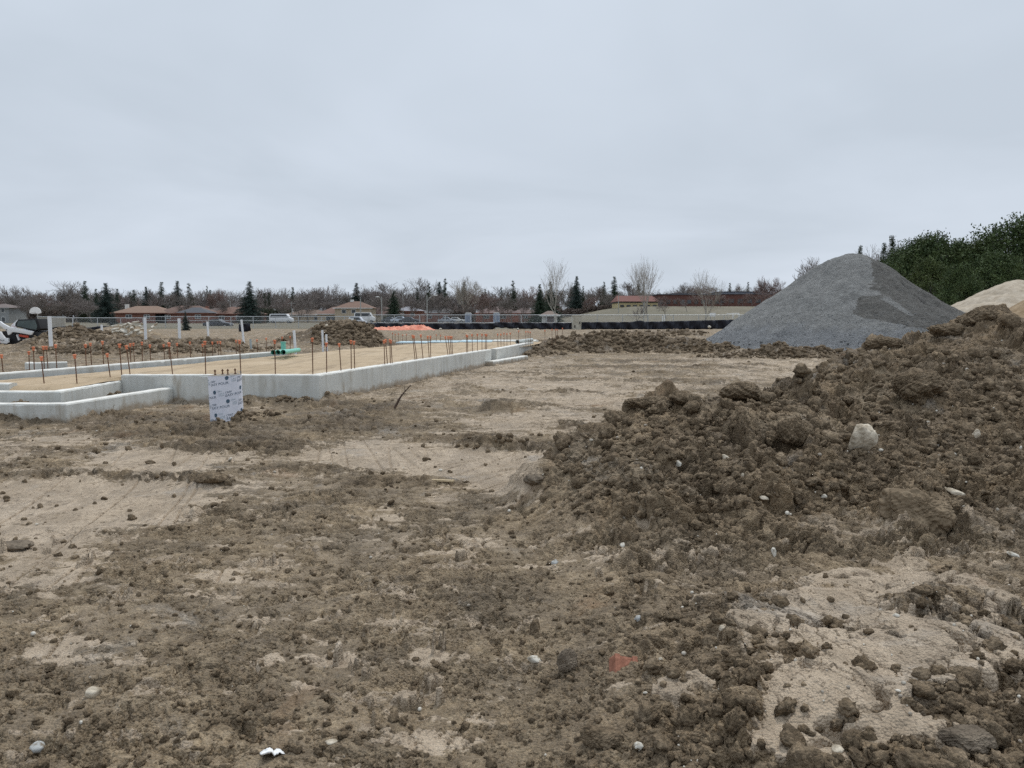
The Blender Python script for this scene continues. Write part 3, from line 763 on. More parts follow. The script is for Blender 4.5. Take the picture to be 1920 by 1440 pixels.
for k, (px, py, r, lb, mm_, sq) in enumerate([
        (1003, 1243, 12, "white stone in the mud just left of the brick fragment", WSTONE, (1.3, .8, .7)),
        (175, 1303, 14, "yellowish white stone with a bright chip in the near mud", STONE, (1.2, .9, .8)),
        (70, 1405, 14, "grey angular stone in the bottom corner beside the mud", BSTONE, (1.1, .9, .8)),
        (1197, 1404, 11, "whitish stone near the bottom edge, below the brick fragment", WSTONE, (1, .9, .9)),
        (620, 1394, 12, "cream coloured stone on pressed mud near the crumpled white wrapper", STONE, (1.2, .8, .6)),
        (1355, 1184, 8, "cream stone under the dark hollow near the pale slabs", STONE, (1, .8, 1)),
        (1167, 1025, 7, "small round pale stone below the grey clay smear", WSTONE, (1.1, .8, .7)),
        (1272, 877, 7, "round grey-white stone on the upper left of the pile", WSTONE, (1, .9, .9)),
        (1359, 860, 8, "pale oval stone left of the boulder high on the pile", STONE, (1.2, .8, .7)),
        (1391, 897, 6, "small pointed stone on the pile below the oval stone", STONE, (.8, .7, 1.2)),
        (1432, 942, 10, "broad pale stone on the pile below the dark clod", STONE, (1.3, .8, .5)),
        (1450, 1043, 9, "long light grey stone leaning on clods above the slabs", WSTONE, (.6, .7, 1.4)),
        (1545, 936, 7, "white chip of stone under the boulder", WSTONE, (1.2, .7, .6)),
        (1650, 845, 5, "small white stone touching the right of the boulder", WSTONE, (1.2, .8, .7)),
        (1740, 846, 6, "bluish white pebble in the hollow right of the boulder", WSTONE, (1.1, .8, .8)),
        (1757, 840, 6, "white pebble beside the bluish one in the hollow", WSTONE, (1.2, .8, .7)),
        (1770, 965, 9, "grey blue lump of stone on the hump of the pile", BSTONE, (1.3, .9, .7)),
        (1900, 1042, 9, "rounded light stone at the edge of the pile on the far right", WSTONE, (1.3, .8, .6)),
        (1195, 1163, 8, "blue grey stone among clods above the brick fragment", BSTONE, (.9, .8, 1.1)),
        (1040, 1057, 8, "light blue-grey stone at the foot of the pile", BSTONE, (1.2, .8, .8)),
        (1570, 1407, 14, "pale stone lying on the pressed clay near the bottom edge", STONE, (1.3, .8, .6)),
        (1680, 1156, 7, "small white stone in the crack between two pale slabs", WSTONE, (1, .8, .7)),
        (1210, 1300, 5, "tiny white stone in the mud under the brick fragment", WSTONE, (1, .8, .7)),
        (1238, 1238, 5, "round cream pebble just right of the brick fragment", STONE, (1, .8, .8)),
        (408, 1261, 5, "tiny white stone alone in the dark crumbly mud", WSTONE, (1, .8, .8)),
        (152, 1357, 5, "tiny pale stone below the yellowish white stone", WSTONE, (1, .8, .8))]):
    rock("stone", px, py, r, lb, "stone", mm_, 3, .22, .8, sq, .25, 40 + k, (0, .2, k * .7))

# big single clods
ICO5 = ico(6)
SANDY = mat("sandy_soil", (.135, .098, .060), .9, col2=(.25, .19, .125), scale=7, bump=.008, bscale=60, detail=7)
def clod(px, py, rpx, label, seed, sq=(1, .8, .8), lift=.4, amp=.5, m=None, tilt=(0, 0, 0), sub=4):
    p = hit(px, py); r = rpx / F_PX * p.y
    V, F = ICO5 if rpx > 25 else ICO[4]
    dirv = V.copy()
    o_ = seed * 3.1
    r_ = 1 + amp * .6 * fbm(V[:, 0] * 1.2 + V[:, 2] + o_, V[:, 1] * 1.2 - V[:, 2] * .8, seed, 3, .6)
    r_ += .16 * (domes(V[:, 0] * 2.6 + V[:, 2] * 1.5 + o_, V[:, 1] * 2.6 - V[:, 2] * 1.9, seed) - .36)
    Wc = V * r_[:, None]; rs = np.random.default_rng(seed)
    for _ in range(6):
        n_ = rs.normal(size=3); n_ /= np.linalg.norm(n_); dd_ = Wc @ n_; Wc = Wc - np.outer(np.maximum(dd_ - (.50 + .3 * rs.random()), 0) * .85, n_)
    r_ = np.linalg.norm(Wc, axis=1)
    r_ += .09 * (domes(V[:, 0] * 6.5 - V[:, 2] * 4.1 + o_, V[:, 1] * 6.5 + V[:, 2] * 4.7, seed + 1) - .36)
    r_ += .07 * (domes(V[:, 0] * 13 - V[:, 2] * 9 + o_, V[:, 1] * 13 + V[:, 2] * 10, seed + 5) - .36)
    r_ += .05 * fbm(V[:, 0] * 9 + V[:, 2] * 7, V[:, 1] * 9 - V[:, 2] * 6, seed + 2, 3, .7)
    Rm = np.array(Matrix.Rotation(tilt[2], 3, 'Z') @ Matrix.Rotation(tilt[0], 3, 'X') @ Matrix.Rotation(tilt[1], 3, 'Y'))
    P = (V * r_[:, None] * np.array(sq) * r) @ Rm.T
    o = link("dirt_clod", np_mesh("dirt_clod", P, F, True), m or CLOD, None, (p.x, p.y, p.z + r * lift))
    return tag(o, label, "dirt clod")
GCLOD = mat("grey_clay", (.090, .069, .048), .9, col2=(.23, .186, .138), scale=9, bump=.01, bscale=60, detail=7)
clod(1493, 825, 34, "big blunt brown clod standing left of the pale boulder", 3, (1, .8, .95), .35)
clod(1712, 745, 46, "largest clod, overhanging a dark hollow high on the dirt pile", 4, (1.1, .8, .7), .45, .6)
clod(1655, 650, 34, "rounded clod on the crest of the pile against the gravel", 5, (1.2, .9, .55), -.05)
clod(1840, 600, 34, "topmost rough clod on the crest of the pile against the pale sand", 6, (1.2, .9, .7), .0)
clod(1893, 612, 18, "round clod on the crest under the tan sand heap", 7, (1, .9, .9), .3)
clod(1780, 625, 26, "long clod on the shoulder between the crest clods", 8, (1.5, .9, .6), .05)
clod(1392, 738, 32, "knobbly clod on the ridge, in front of the pale track", 9, (1.2, .9, .6), .02)
clod(1215, 762, 34, "torn grey clod on the left end of the ridge", 10, (1.2, .9, .5), .05, .7)
clod(1176, 772, 13, "small pointed dark clod leaning off the left end of the ridge", 11, (.7, .7, 1.2), .5, .6)
clod(1155, 795, 20, "dark jagged clod hanging over the track side of the pile", 12, (1.1, .8, .8), .4, .7)
clod(1285, 752, 24, "layered clay clod beside the torn grey one", 13, (1.2, .9, .6), .3, .6)
clod(1065, 1252, 26, "angular grey clod with a smooth side left of the brick fragment", 14, (.8, .7, 1.0), .45, .35, GCLOD, (.2, .3, 0))
clod(1128, 1390, 36, "flat topped clod under the brick fragment near the bottom edge", 15, (1.2, .9, .5), .3, .3)
clod(1002, 1190, 18, "brown clod standing on edge left of the grey angular clod", 16, (.7, .6, 1.1), .5, .5)
clod(1180, 1010, 24, "smooth faced grey brown clod low on the front of the pile", 17, (.9, .7, 1.0), .1, .3)
clod(1730, 945, 60, "broad rounded hump of sandy soil low on the right of the pile", 18, (1.15, 1.0, .85), -.38, .6, SANDY)
clod(1810, 1395, 42, "broken pale lump with a hollow in the bottom right mud", 19, (1.3, .9, .5), .3, .6, GCLOD)
clod(1000, 905, 16, "dark wet clod at the left tip of the pile beside the grey clay", 20, (1.2, .9, .7), .3, .6, GCLOD)
clod(398, 900, 22, "bristly dark clod at the corner of the pale pressed track", 21, (1.3, .9, .6), .0, .8)
clod(282, 870, 7, "small loose clod alone on the pale track", 22, (1.4, .8, .6), .4)
clod(327, 873, 5, "tiny round clod beside the small loose one on the track", 23, (1, .8, .9), .4)
clod(718, 711, 9, "tall black clod against the foot of the foundation wall", 24, (.9, .8, 1.3), .8, .6, GCLOD)
clod(697, 723, 10, "wide black clod left of the tall one by the foundation wall", 25, (1.2, .8, .8), .5, .6, GCLOD)
clod(731, 712, 7, "round black clod right of the tall one by the foundation wall", 26, (1, .8, .9), .6, .6, GCLOD)
clod(1560, 650, 10, "small clod at the foot of the ridge before the gravel", 27, (1.2, .8, .8), .4)
clod(20, 1030, 22, "wide grey clod on the pale track at the left edge", 28, (1.8, .9, .5), .3, .6, GCLOD)

# brick fragment
p = hit(1168, 1246)
bk = MB(); 
bk.box((0, 0, 0), (.108, .06, .082), rz=.12, bev=.009)
t = bk.build("brick_fragment", mat("brick", (.24, .105, .065), .9, col2=(.40, .18, .12), scale=26, bump=.004, bscale=60), None, loc=(p.x, p.y, p.z - .018))
t.rotation_euler = (-.75, .22, .15)
tag(t, "orange red broken brick end with two ribs stuck in the mud", "brick fragment")
for rx__ in (-.038, .042):
    MB().box((rx__, -.034, 0), (.023, .012, .086), bev=.003).build("rib", MATS["brick"], t)

# crumpled wrapper
p = hit(507, 1420)
n = 26
U, W_ = np.meshgrid(np.linspace(-1, 1, n), np.linspace(-1, 1, n))
R_ = .038 * (1 + .35 * np.sin(3 * np.arctan2(W_, U) + .6))
P = np.stack([U * R_, W_ * R_ * .9, .016 * fbm(U * 2, W_ * 2, 5, 3) + .014 * (1 - U ** 2 - W_ ** 2 * .6)], -1).reshape(-1, 3)
ii = np.arange(n * n).reshape(n, n); Q = np.stack([ii[:-1, :-1], ii[:-1, 1:], ii[1:, 1:], ii[1:, :-1]], -1).reshape(-1, 4)
rc = ((U ** 2 + W_ ** 2).ravel()[Q].mean(1) < 1.15)
o = link("plastic_wrapper", np_mesh("plastic_wrapper", P, Q[rc]), mat("white_plastic", (.80, .80, .79), .5, var=.04), None, (p.x, p.y, p.z + .012))
o.rotation_euler = (-.5, 0, 0)
so_ = o.modifiers.new("thick", 'SOLIDIFY'); so_.thickness = .002
tag(o, "crumpled bright white scrap of plastic in the near mud", "plastic scrap")

# stick and roots
def twig(name, pts, r, label, cat, m, loc):
    mb = MB()
    for a, b_, r0, r1 in zip(pts[:-1], pts[1:], np.linspace(r, r * .5, len(pts) - 1), np.linspace(r * .9, r * .4, len(pts) - 1)):
        mb.tube(a, b_, r0, r1, 8)
    o = mb.build(name, m, None, True, loc=loc); tag(o, label, cat); return o
BARK = mat("dark_bark", (.055, .038, .028), .9, col2=(.12, .08, .06), scale=40, bump=.004)
p = hit(738, 766)
st = twig("stick", [(0, 0, -.05), (.10, .02, .14), (.15, .03, .22), (.30, .05, .38)], .022, "dark broken branch standing slanted in the mud near the wall corner", "branch", BARK, (p.x, p.y, p.z))
mb = MB(); mb.tube((.15, .03, .22), (.22, .0, .24), .009, .004, 6); mb.tube((.2, .03, .27), (.19, .04, .36), .008, .003, 6)
mb.build("side_twig", BARK, st)
ROOT = mat("dry_root", (.34, .26, .17), .8, col2=(.50, .40, .28), scale=30)
p = hit(1612, 772)
twig("root", [(-.02, 0, -.10), (-.005, -.02, .02), (.0, -.02, .07), (.06, -.03, .085), (.10, -.03, .07)], .007, "thin pale root hanging out of the soil above the boulder", "root", ROOT, (p.x, p.y - .05, p.z + .02))
p = hit(1832, 760)
twig("root", [(-.06, 0, .0), (0, -.03, .03), (.03, -.04, .02), (.06, -.03, -.05)], .004, "thin wiry root on the slope right of the largest clod", "root", ROOT, (p.x, p.y - .04, p.z + .02))
p = hit(830, 906)
bm_ = MB(); bm_.box((0, 0, .02), (.22, .03, .02), rz=-.2, bev=.004)
o = bm_.build("wood_scrap", mat("pale_wood", (.42, .32, .19), .8, col2=(.58, .47, .31), scale=6, stretch=(1, 12, 1)), None, loc=(p.x, p.y, p.z)); tag(o, "short pale splinter of wood on the mud in the middle", "wood scrap")
# ------------------------------------------------------------------ concrete footings
k_ = NT("cast_concrete")
base = k_.ramp(k_.noise(1.6, 6, .6), [(.3, (.50, .505, .475)), (.55, (.60, .605, .57)), (.8, (.66, .66, .62))])
strk = k_.noise(7, 5, .65, 0, (1, 1, .12))
base = k_.mix(k_.ramp(strk, [(.46, 0.0), (.66, .5)]), base, (.40, .385, .335))
drip = k_.noise(3.1, 5, .6, .3, (1, 1, .22))
base = k_.mix(k_.ramp(drip, [(.60, 0.0), (.70, .6)]), base, (.33, .28, .21))
pit = k_.vor(9, 'F1', "Distance")
base = k_.mix(k_.ramp(pit, [(.045, .8), (.07, 0.0)]), base, (.16, .15, .13))
sp = k_.t.nodes.new("ShaderNodeSeparateXYZ"); k_.lk(k_.tc, sp.inputs[0])
low_ = k_.math('ADD', sp.outputs[2], k_.math('ADD', k_.math('MULTIPLY', k_.noise(3.5, 7, .7), -.40), .145))
base = k_.mix(k_.ramp(low_, [(-.0, .85), (.10, 0.0)]), base, (.29, .225, .155))
k_.lk(base, k_.b.inputs["Base Color"]); k_.b.inputs["Roughness"].default_value = .85
k_.lk(k_.bump(k_.noise(30, 6, .6), .004), k_.b.inputs["Normal"])
CONC = k_.m
t_ = NT("wall_top")
tb = t_.ramp(t_.noise(5, 6, .7), [(.3, (.55, .52, .46)), (.5, (.74, .72, .67)), (.75, (.80, .79, .76))])
t_.lk(tb, t_.b.inputs["Base Color"]); t_.b.inputs["Roughness"].default_value = .9
CTOP = t_.m
def wall(name, pts, thick, z0, z1, label, closed_ends=True, seed=1, top=None, parent=None):
    """concrete wall along a line; the right-hand side (looking along it) is the visible form face. thick to the left"""
    pts = [Vector((p[0], p[1], 0)) for p in pts]
    st = []
    for i, (a, b_) in enumerate(zip(pts[:-1], pts[1:])):
        n_ = max(2, int((b_ - a).length / .12))
        for k in range(n_ + (i == len(pts) - 2)): st.append((i, k / n_))
    nrm = []
    for i, (a, b_) in enumerate(zip(pts[:-1], pts[1:])):
        dd = (b_ - a).normalized(); nrm.append(Vector((-dd.y, dd.x, 0)))
    rows = []
    s_acc = 0; prev = None
    for i, t in st:
        a, b_ = pts[i], pts[i + 1]
        c = a.lerp(b_, t)
        if t == 0 and i > 0:
            m = (nrm[i - 1] + nrm[i]); m /= (1 + nrm[i - 1].dot(nrm[i])); nv = m
        else: nv = nrm[i]
        if prev is not None: s_acc += (c - prev).length
        prev = c
        e1 = .006 * perlin(np.array([s_acc * 3.0]), np.array([seed * 1.0]), 3)[0] + .004 * perlin(np.array([s_acc * 14.0]), np.array([seed * 1.0]), 4)[0]
        chip = max(0, perlin(np.array([s_acc * 6.0]), np.array([seed + 5.0]), 6)[0] - .35) * .06
        b1 = .004 * perlin(np.array([s_acc * 2.0]), np.array([seed + 9.0]), 8)[0]
        prof = [(b1, z0), (b1 + .002, (z0 + z1) / 2), (b1, z1 - .02 - chip), (.016 + chip * .6, z1 + e1), (thick * .5, z1 + e1 + .006), (thick - .016, z1 + e1), (thick, z1 - .02), (thick, z0)]
        rows.append([(c.x + nv.x * u, c.y + nv.y * u, z) for u, z in prof])
    V = np.array(rows).reshape(-1, 3); m = 8; R = len(rows)
    F = []
    for r in range(R - 1):
        for k in range(m - 1):
            F.append((r * m + k, (r + 1) * m + k, (r + 1) * m + k + 1, r * m + k + 1))
    me = np_mesh(name, V, np.array(F), False)
    bm = bmesh.new(); bm.from_mesh(me); bm.verts.ensure_lookup_table()
    bm.faces.new([bm.verts[k] for k in range(m)]); bm.faces.new([bm.verts[(R - 1) * m + k] for k in range(m)][::-1])
    bmesh.ops.recalc_face_normals(bm, faces=bm.faces)
    for f in bm.faces: f.material_index = 1 if f.normal.z > .7 else 0
    bm.to_mesh(me); bm.free()
    o = link(name, me, [CONC, CTOP], parent)
    if label: tag(o, label, "concrete wall")
    return o
TOP = .54
# main building: front and right-hand faces, the rear wall, and the stepped footings of the entrance
wall("foundation_wall", [(-7.42, 14.56), (-3.66, 14.56), (-0.72, 26.8)], .25, -.3, TOP, "long pale concrete foundation wall, front corner behind the white tube form", seed=2)
wall("foundation_wall", [(-.55, 27.2), (1.0, 35.6)], .25, -.3, TOP, "concrete foundation wall in the distance with the grey pipe lying above it", seed=3)
wall("foundation_wall", [(-.62, 25.95), (.62, 29.9)], .30, -.3, .17, "low concrete footing stepping out below the grey pipe", seed=4)
wall("foundation_wall", [(Bx(13.2), 13.2), (Bx(24.2), 24.2)], .22, -.2, .60, "narrow rear concrete wall along the sand fill before the brown mound", seed=5)
wall("foundation_wall", [(-11.5, 12.35), (-7.28, 12.35), (-7.40, 14.53)], .22, -.3, .43, "inner concrete step wall at the left edge above the lowest footing", seed=6)
wall("foundation_wall", [(-11.5, 11.72), (-6.83, 11.72), (-6.43, 14.50)], .22, -.3, .30, "lowest concrete footing in the left corner with mud piled against it", seed=7)
wall("foundation_wall", [(-11.5, 12.68), (-8.35, 12.72)], .22, -.3, .53, "short raised block of concrete at the left edge behind the step wall", seed=8)
# concrete stub walls half buried in the mound
wall("foundation_wall", [(-11.55, 18.2), (-11.3, 17.9), (-10.65, 18.4)], .2, -.1, .575, "small buried concrete corner in front of the mound at the left", seed=9)

# sand fill inside the walls
def sandfill():
    ys_ = np.linspace(12.60, 39.5, 330); tt = np.linspace(0, 1, 150)
    Y = np.repeat(ys_[:, None], 150, 1)
    xl = Bx(Y) + .2; xr = Rx(Y) - .24
    xr = np.where(Y < 14.8, np.minimum(xr, -7.45 + 0 * Y), xr)
    xr = np.where((Y >= 14.8), Rx(Y) - .2, xr)
    X = xl + (xr - xl) * tt[None]
    v = X * math.cos(.235) - Y * math.sin(.235) * 1.0
    u_ = X * math.sin(.235) + Y * math.cos(.235)
    Z = .485 + .012 * perlin(X * .9, Y * .9, 1) + .010 * perlin(v * 6, u_ * .3, 2) + np.minimum(0, np.abs(perlin(v * 2.2, u_ * .12, 3)) - .05) * .35 + .004 * fbm(X * 9, Y * 9, 4, 3)
    Z = Z - .045 * (np.exp(-((tt - 1) * 20) ** 2))[None] + .02 * sstep(.3, .7, fbm(X * .7, Y * .7, 9, 2))
    Z = Z - .12 * np.exp(-((Y - 12.6) / .16) ** 2)
    ii = np.arange(Y.size).reshape(Y.shape)
    Q = np.stack([ii[:-1, :-1], ii[:-1, 1:], ii[1:, 1:], ii[1:, :-1]], -1).reshape(-1, 4)
    return np_mesh("sand_ground", np.stack([X, Y, Z], -1).reshape(-1, 3), Q)
f_ = NT("fill_sand")
fc = f_.ramp(f_.noise(.8, 6, .6), [(.3, (.36, .27, .165)), (.55, (.47, .36, .235)), (.75, (.53, .43, .30))])
fc = f_.mix(f_.ramp(f_.noise(3.2, 5, .7, .2, (1, .08, 1), -.235), [(.52, 0.0), (.62, .6)]), fc, (.25, .185, .115))
fc = f_.mix(f_.ramp(f_.noise(40, 4, .7), [(.35, .35), (.5, 0.0)]), fc, (.26, .19, .12))
f_.lk(fc, f_.b.inputs["Base Color"]); f_.b.inputs["Roughness"].default_value = .92
f_.lk(f_.bump(f_.noise(60, 5, .7), .01), f_.b.inputs["Normal"])
SAND = f_.m
o = link("sand_ground", sandfill(), SAND); tag(o, kind='structure')

# ------------------------------------------------------------------ capped rebar dowels
RUST = mat("rusty_steel", (.10, .052, .032), .85, col2=(.20, .10, .055), scale=60)
ORANGE = mat("orange_cap", (.52, .15, .07), .65, col2=(.70, .25, .13), scale=20)
def make_dowel():
    r = empty("rebar_dowel")
    m = MB(); m.tube((0, 0, -.1), (0, 0, 1.0), .0095, n=7)
    for k in range(24): m.tube((0, 0, .03 + k * .04), (0, 0, .036 + k * .04), .0115, n=7)
    bar = m.build("bar", RUST, r)
    m = MB(); m.tube((0, 0, .950), (0, 0, 1.0), .022, .019, 12); m.tube((0, 0, .995), (0, 0, 1.016), .029, .031, 14); m.sphere((0, 0, 1.016), .031, (1, 1, .4), 14)
    m.build("cap", ORANGE, r, True)
    return r
dowel = make_dowel(); used_d = [False]
ORD = "first second third fourth fifth sixth seventh eighth ninth tenth eleventh twelfth thirteenth fourteenth fifteenth sixteenth seventeenth eighteenth nineteenth twentieth twenty-first twenty-second twenty-third twenty-fourth twenty-fifth twenty-sixth twenty-seventh twenty-eighth twenty-ninth thirtieth thirty-first thirty-second thirty-third thirty-fourth thirty-fifth thirty-sixth thirty-seventh thirty-eighth thirty-ninth fortieth".split()
def put_dowel(bx_, Y, tx, ty, z0, label, group, name="rebar_dowel"):
    b_ = Vector((ray(bx_, 650)[0] * Y, Y, z0)); t = at(tx, ty, Y)
    o = dowel if not used_d[0] else copy_tree(dowel)
    used_d[0] = True
    dvec = t - b_
    o.location = b_
    o.rotation_euler = dvec.to_track_quat('Z', 'Y').to_euler()
    s = dvec.length
    for ch in o.children:
        if ch.name.startswith("bar"): ch.scale = (1, 1, s)
        else: ch.location = (0, 0, s - 1.0)
    tag(o, label, "rebar", group)
    return o
front_d = [(79, 77.5, 671), (141, 140, 667), (204, 201, 665), (226, 224, 647), (242, 237, 650), (322, 317, 645), (384, 384, 642), (450, 449, 640), (515, 515, 640), (585.5, 585.5, 636)]
lab = ["by the left step wall", "above the corner of the lowest footing", "at the left end of the front wall", "paired taller one near the wall end", "right one of the pair near the wall end",
       "between the wall end and the tube form", "just left of the white tube form", "rising behind the white tube form", "in front of the green pipe ends", "at the front corner of the wall"]
for (bx_, tx, ty), lb in zip(front_d, lab):
    Yd = 13.35 if bx_ < 150 else 14.68
    put_dowel(bx_, Yd, tx, ty, .50, f"orange-capped bar on the front wall, {lb}", "capped rebar along the front wall")
right_d = [(611.6, 612, 645), (638.6, 636, 646), (658, 658, 640), (664.3, 663.7, 641.6), (721, 720, 640), (726, 723, 638), (731.5, 731, 638), (735, 733, 640), (778, 773.6, 630), (781.6, 776, 631), (793, 789, 629),
           (804.6, 802, 631.6), (807.5, 807, 631.6), (840, 835, 632), (843.5, 840, 632), (846, 844, 632), (848.5, 847, 632), (874.7, 874.6, 629), (877, 876.5, 630), (886, 885, 628), (895, 895, 627.5), (903.7, 903.7, 627.5), (910, 910, 627.5), (912.5, 912.5, 628)]
for k, (bx_, tx, ty) in enumerate(right_d):
    lo, hi_ = 14.6, 27
    for _ in range(40):
        Y = (lo + hi_) / 2
        if ray(bx_, 660)[0] * Y > Rx(Y) - .12: lo = Y
        else: hi_ = Y
    put_dowel(bx_, Y, tx, ty, TOP, f"rusty orange-capped bar on the right wall, {ORD[k]} beyond the front corner", "capped rebar along the right-hand wall")
far_d = [(934, 933, 627), (939.5, 939, 627), (945, 945, 625), (950.5, 950.5, 626), (957, 956.7, 625), (973, 972.5, 621), (986, 986, 622), (990.4, 990, 622), (994.2, 994, 623), (1021.7, 1021.7, 620), (1035, 1035, 618), (1041.7, 1041.7, 618), (1045, 1045, 618.4), (1055, 1054.7, 616)]
for k, (bx_, tx, ty) in enumerate(far_d):
    Y = 29.5 + k * .55
    put_dowel(bx_, Y, tx, ty, .45, f"small distant orange-capped bar near the grey pipe, {ORD[k]} from the wall step", "distant capped rebar around the grey pipe")
rear_d = [(6, 2.5, 667), (53, 54, 661), (62, 62.5, 652.5), (81, 81, 651), (88, 87, 651), (105, 104, 648), (160, 160, 647.5), (170, 169.5, 645), (193, 192, 641.6), (244, 244, 646), (251, 250, 645), (266, 266, 643), (281.6, 281, 648),
          (308, 306.7, 647.5), (317, 316, 644), (334, 331.7, 645), (357, 356, 642.5), (379.7, 379.7, 646.7), (398.5, 398, 642.5), (409, 408, 641.7), (415, 413, 641.7), (443, 442.5, 639), (483, 481.7, 638), (500, 499, 635), (529, 529, 633), (544, 544, 631.7)]
for k, (bx_, tx, ty) in enumerate(rear_d):
    lo, hi_ = 13.2, 27
    for _ in range(40):
        Y = (lo + hi_) / 2
        if ray(bx_, 660)[0] * Y > Bx(Y) - .35: lo = Y
        else: hi_ = Y
    Y = min(Y + (1.6 if k % 3 == 1 else .1), 26)
    zb = float(surf(ray(bx_, 650)[0] * Y, Y)[0])
    put_dowel(bx_, Y, tx, ty, min(zb, .55), f"orange-capped bar before the long brown mound, {ORD[k]} from the image edge", "capped rebar behind the rear wall")
for k, (px, py) in enumerate([(736, 625), (741, 627), (747, 626), (755, 628), (762, 627), (818, 628), (826, 629)]):
    put_dowel(px, 36.5, px, py, .45, f"tiny far bar among the pale blue panels, {ORD[k]} along", "far rebar at the end of the sand fill")

# ------------------------------------------------------------------ white column form with anchor bolts
TW = at(425, 750, 11.55)
tz = at(425, 703, 11.55).z
troot = empty("column_form", (TW.x, TW.y, 0), 0)
tag(troot, "white printed cardboard column form standing in mud in front of the wall", "column form")
TR = .240
troot.rotation_euler = (math.radians(-.5), math.radians(-1.2), .355)
m = MB(); m.tube((0, 0, -.25), (0, 0, tz), TR, n=72, caps=False)
shell = m.build("tube", mat("printed_card", (.66, .68, .76), .55, col2=(.76, .77, .83), scale=3, detail=3), troot, True)
m = MB(); m.tube((0, 0, tz - .03), (0, 0, tz + .004), TR - .006, n=48); m.build("concrete_fill", mat("fill_concrete", (.28, .25, .21), .9), troot)
for dx, dyy, hh_ in ((-.135, .02, .085), (-.03, .09, .085), (.045, -.03, .09), (.15, .04, .09)):
    m = MB(); m.tube((dx, dyy, tz - .02), (dx, dyy, tz + hh_), .0095, n=10)
    m.tube((dx, dyy, tz + hh_ - .03), (dx, dyy, tz + hh_ - .012), .019, n=6)
    m.tube((dx, dyy, tz + .004), (dx, dyy, tz + .016), .022, n=6)
    m.build("anchor_bolt", RUST, troot)
INK = mat("dark_teal_ink", (.055, .10, .15), .6, col2=(.09, .14, .19), scale=40)
INK2 = mat("pale_ink", (.30, .38, .42), .6, col2=(.42, .50, .54), scale=40)
FC = {}
def text_verts(body, size, shear=0.0):
    cu = bpy.data.curves.new("lettering", 'FONT'); cu.body = body; cu.size = size; cu.shear = shear
    cu.resolution_u = 3
    ob = bpy.data.objects.new("lettering", cu); C.objects.link(ob)
    dg = bpy.context.evaluated_depsgraph_get(); dg.update()
    me = bpy.data.meshes.new_from_object(ob.evaluated_get(dg))
    bpy.data.objects.remove(ob); bpy.data.curves.remove(cu)
    return me
def bent_text(body, size, s0, z, m_, slope=.13, shear=0.0, width=None, sx=1.0, parent=troot, name="lettering"):
    """letters wrapped onto the tube: s0 = arc length from the front, z = height"""
    me = text_verts(body, size, shear)
    bm = bmesh.new(); bm.from_mesh(me)
    bmesh.ops.triangulate(bm, faces=bm.faces)
    bmesh.ops.subdivide_edges(bm, edges=[e for e in bm.edges if e.calc_length() > .02], cuts=1, use_grid_fill=False)
    wd_ = max(v.co.x for v in bm.verts)
    if width: sx = width / wd_
    for v in bm.verts:
        s = s0 + v.co.x * sx; zz_ = z + v.co.y + slope * s
        a = s / TR
        R_ = TR + .0022
        v.co = Vector((math.sin(a) * R_, -math.cos(a) * R_, zz_))
    bm.to_mesh(me); bm.free()
    link(name, me, m_, parent)
PER = .42
def block(s, z):
    bent_text("CREIF", .040, s, z + .050, INK, width=.095)
    bent_text("EASY POUR", .052, s, z, INK, width=.285)
    m = MB(); n_ = 20; c0, c1 = s + .262, z + .092; vs = []
    for k in range(n_):
        a = 2 * math.pi * k / n_
        ss = c0 + .026 * math.cos(a); zz_ = c1 + .026 * math.sin(a) * (1.0 if math.sin(a) > 0 else 1.3) + .13 * ss
        al = ss / TR
        vs.append(m.bm.verts.new((math.sin(al) * (TR + .0022), -math.cos(al) * (TR + .0022), zz_)))
    m.bm.faces.new(vs)
    m.build("badge", INK, troot)
    bent_text("Column", .040, s + .300, z + .086, INK2, shear=.35, width=.075)
    bent_text("101", .075, s + .318, z + .018, INK2, width=.082)
for i, z in enumerate([tz - .124, tz - .31, tz - .469, tz - .650]):
    for k in (-1, 0, 1):
        block((-.236 if i % 2 == 0 else -.008) + k * PER, z)

# ------------------------------------------------------------------ pipes
PVC = mat("white_pvc", (.76, .77, .78), .4, var=.04, scale=3)
def pipe_post(bx_, by, tx, ty, wpx, Y, label, m=PVC, group="white pipe stubs rising out of the earthworks"):
    b_ = at(bx_, by, Y); t = at(tx, ty, Y); r = wpx / 2 / F_PX * Y
    dv = t - b_; b2 = b_ - dv.normalized() * .5
    mb = MB(); mb.tube((0, 0, 0), dv + dv.normalized() * .5, r, n=20, caps=False); mb.tube(dv.normalized() * .02, dv + dv.normalized() * .5, r * .86, n=20, caps=False)
    o = mb.build("pipe_stub", m, None, True, loc=b2); 
    rm = MB(); e = dv + dv.normalized() * .5
    rm.tube(e - dv.normalized() * .012, e + dv.normalized() * .003, r * 1.03, n=20)
    rm.build("rim", m, o, True)
    tag(o, label, "pipe", group)
pipe_post(94, 619, 92.5, 593, 6.6, 24, "thick white pipe stub on the mound beside the loader cab")
pipe_post(191.8, 630, 190.5, 609, 4, 36, "short white pipe stub in front of the black fabric by the rubble")
pipe_post(273.5, 640, 271.5, 595, 5, 29, "tall white pipe stub just right of the concrete rubble")
pipe_post(336.8, 636, 335.5, 597, 5, 30, "white pipe stub in front of the little spruce")
pipe_post(391, 635, 388.5, 603, 3.8, 34, "slim white pipe stub near the parked dark car")
pipe_post(457.5, 646, 452.5, 599.5, 4, 28, "leaning white pipe stub in front of the black fabric square")
pipe_post(554, 656, 551, 619.6, 5, 25.5, "leaning white pipe stub at the end of the green pipes")
pipe_post(605.5, 650, 604.3, 619, 3.8, 29, "taller of the two white pipe stubs before the dark heap")
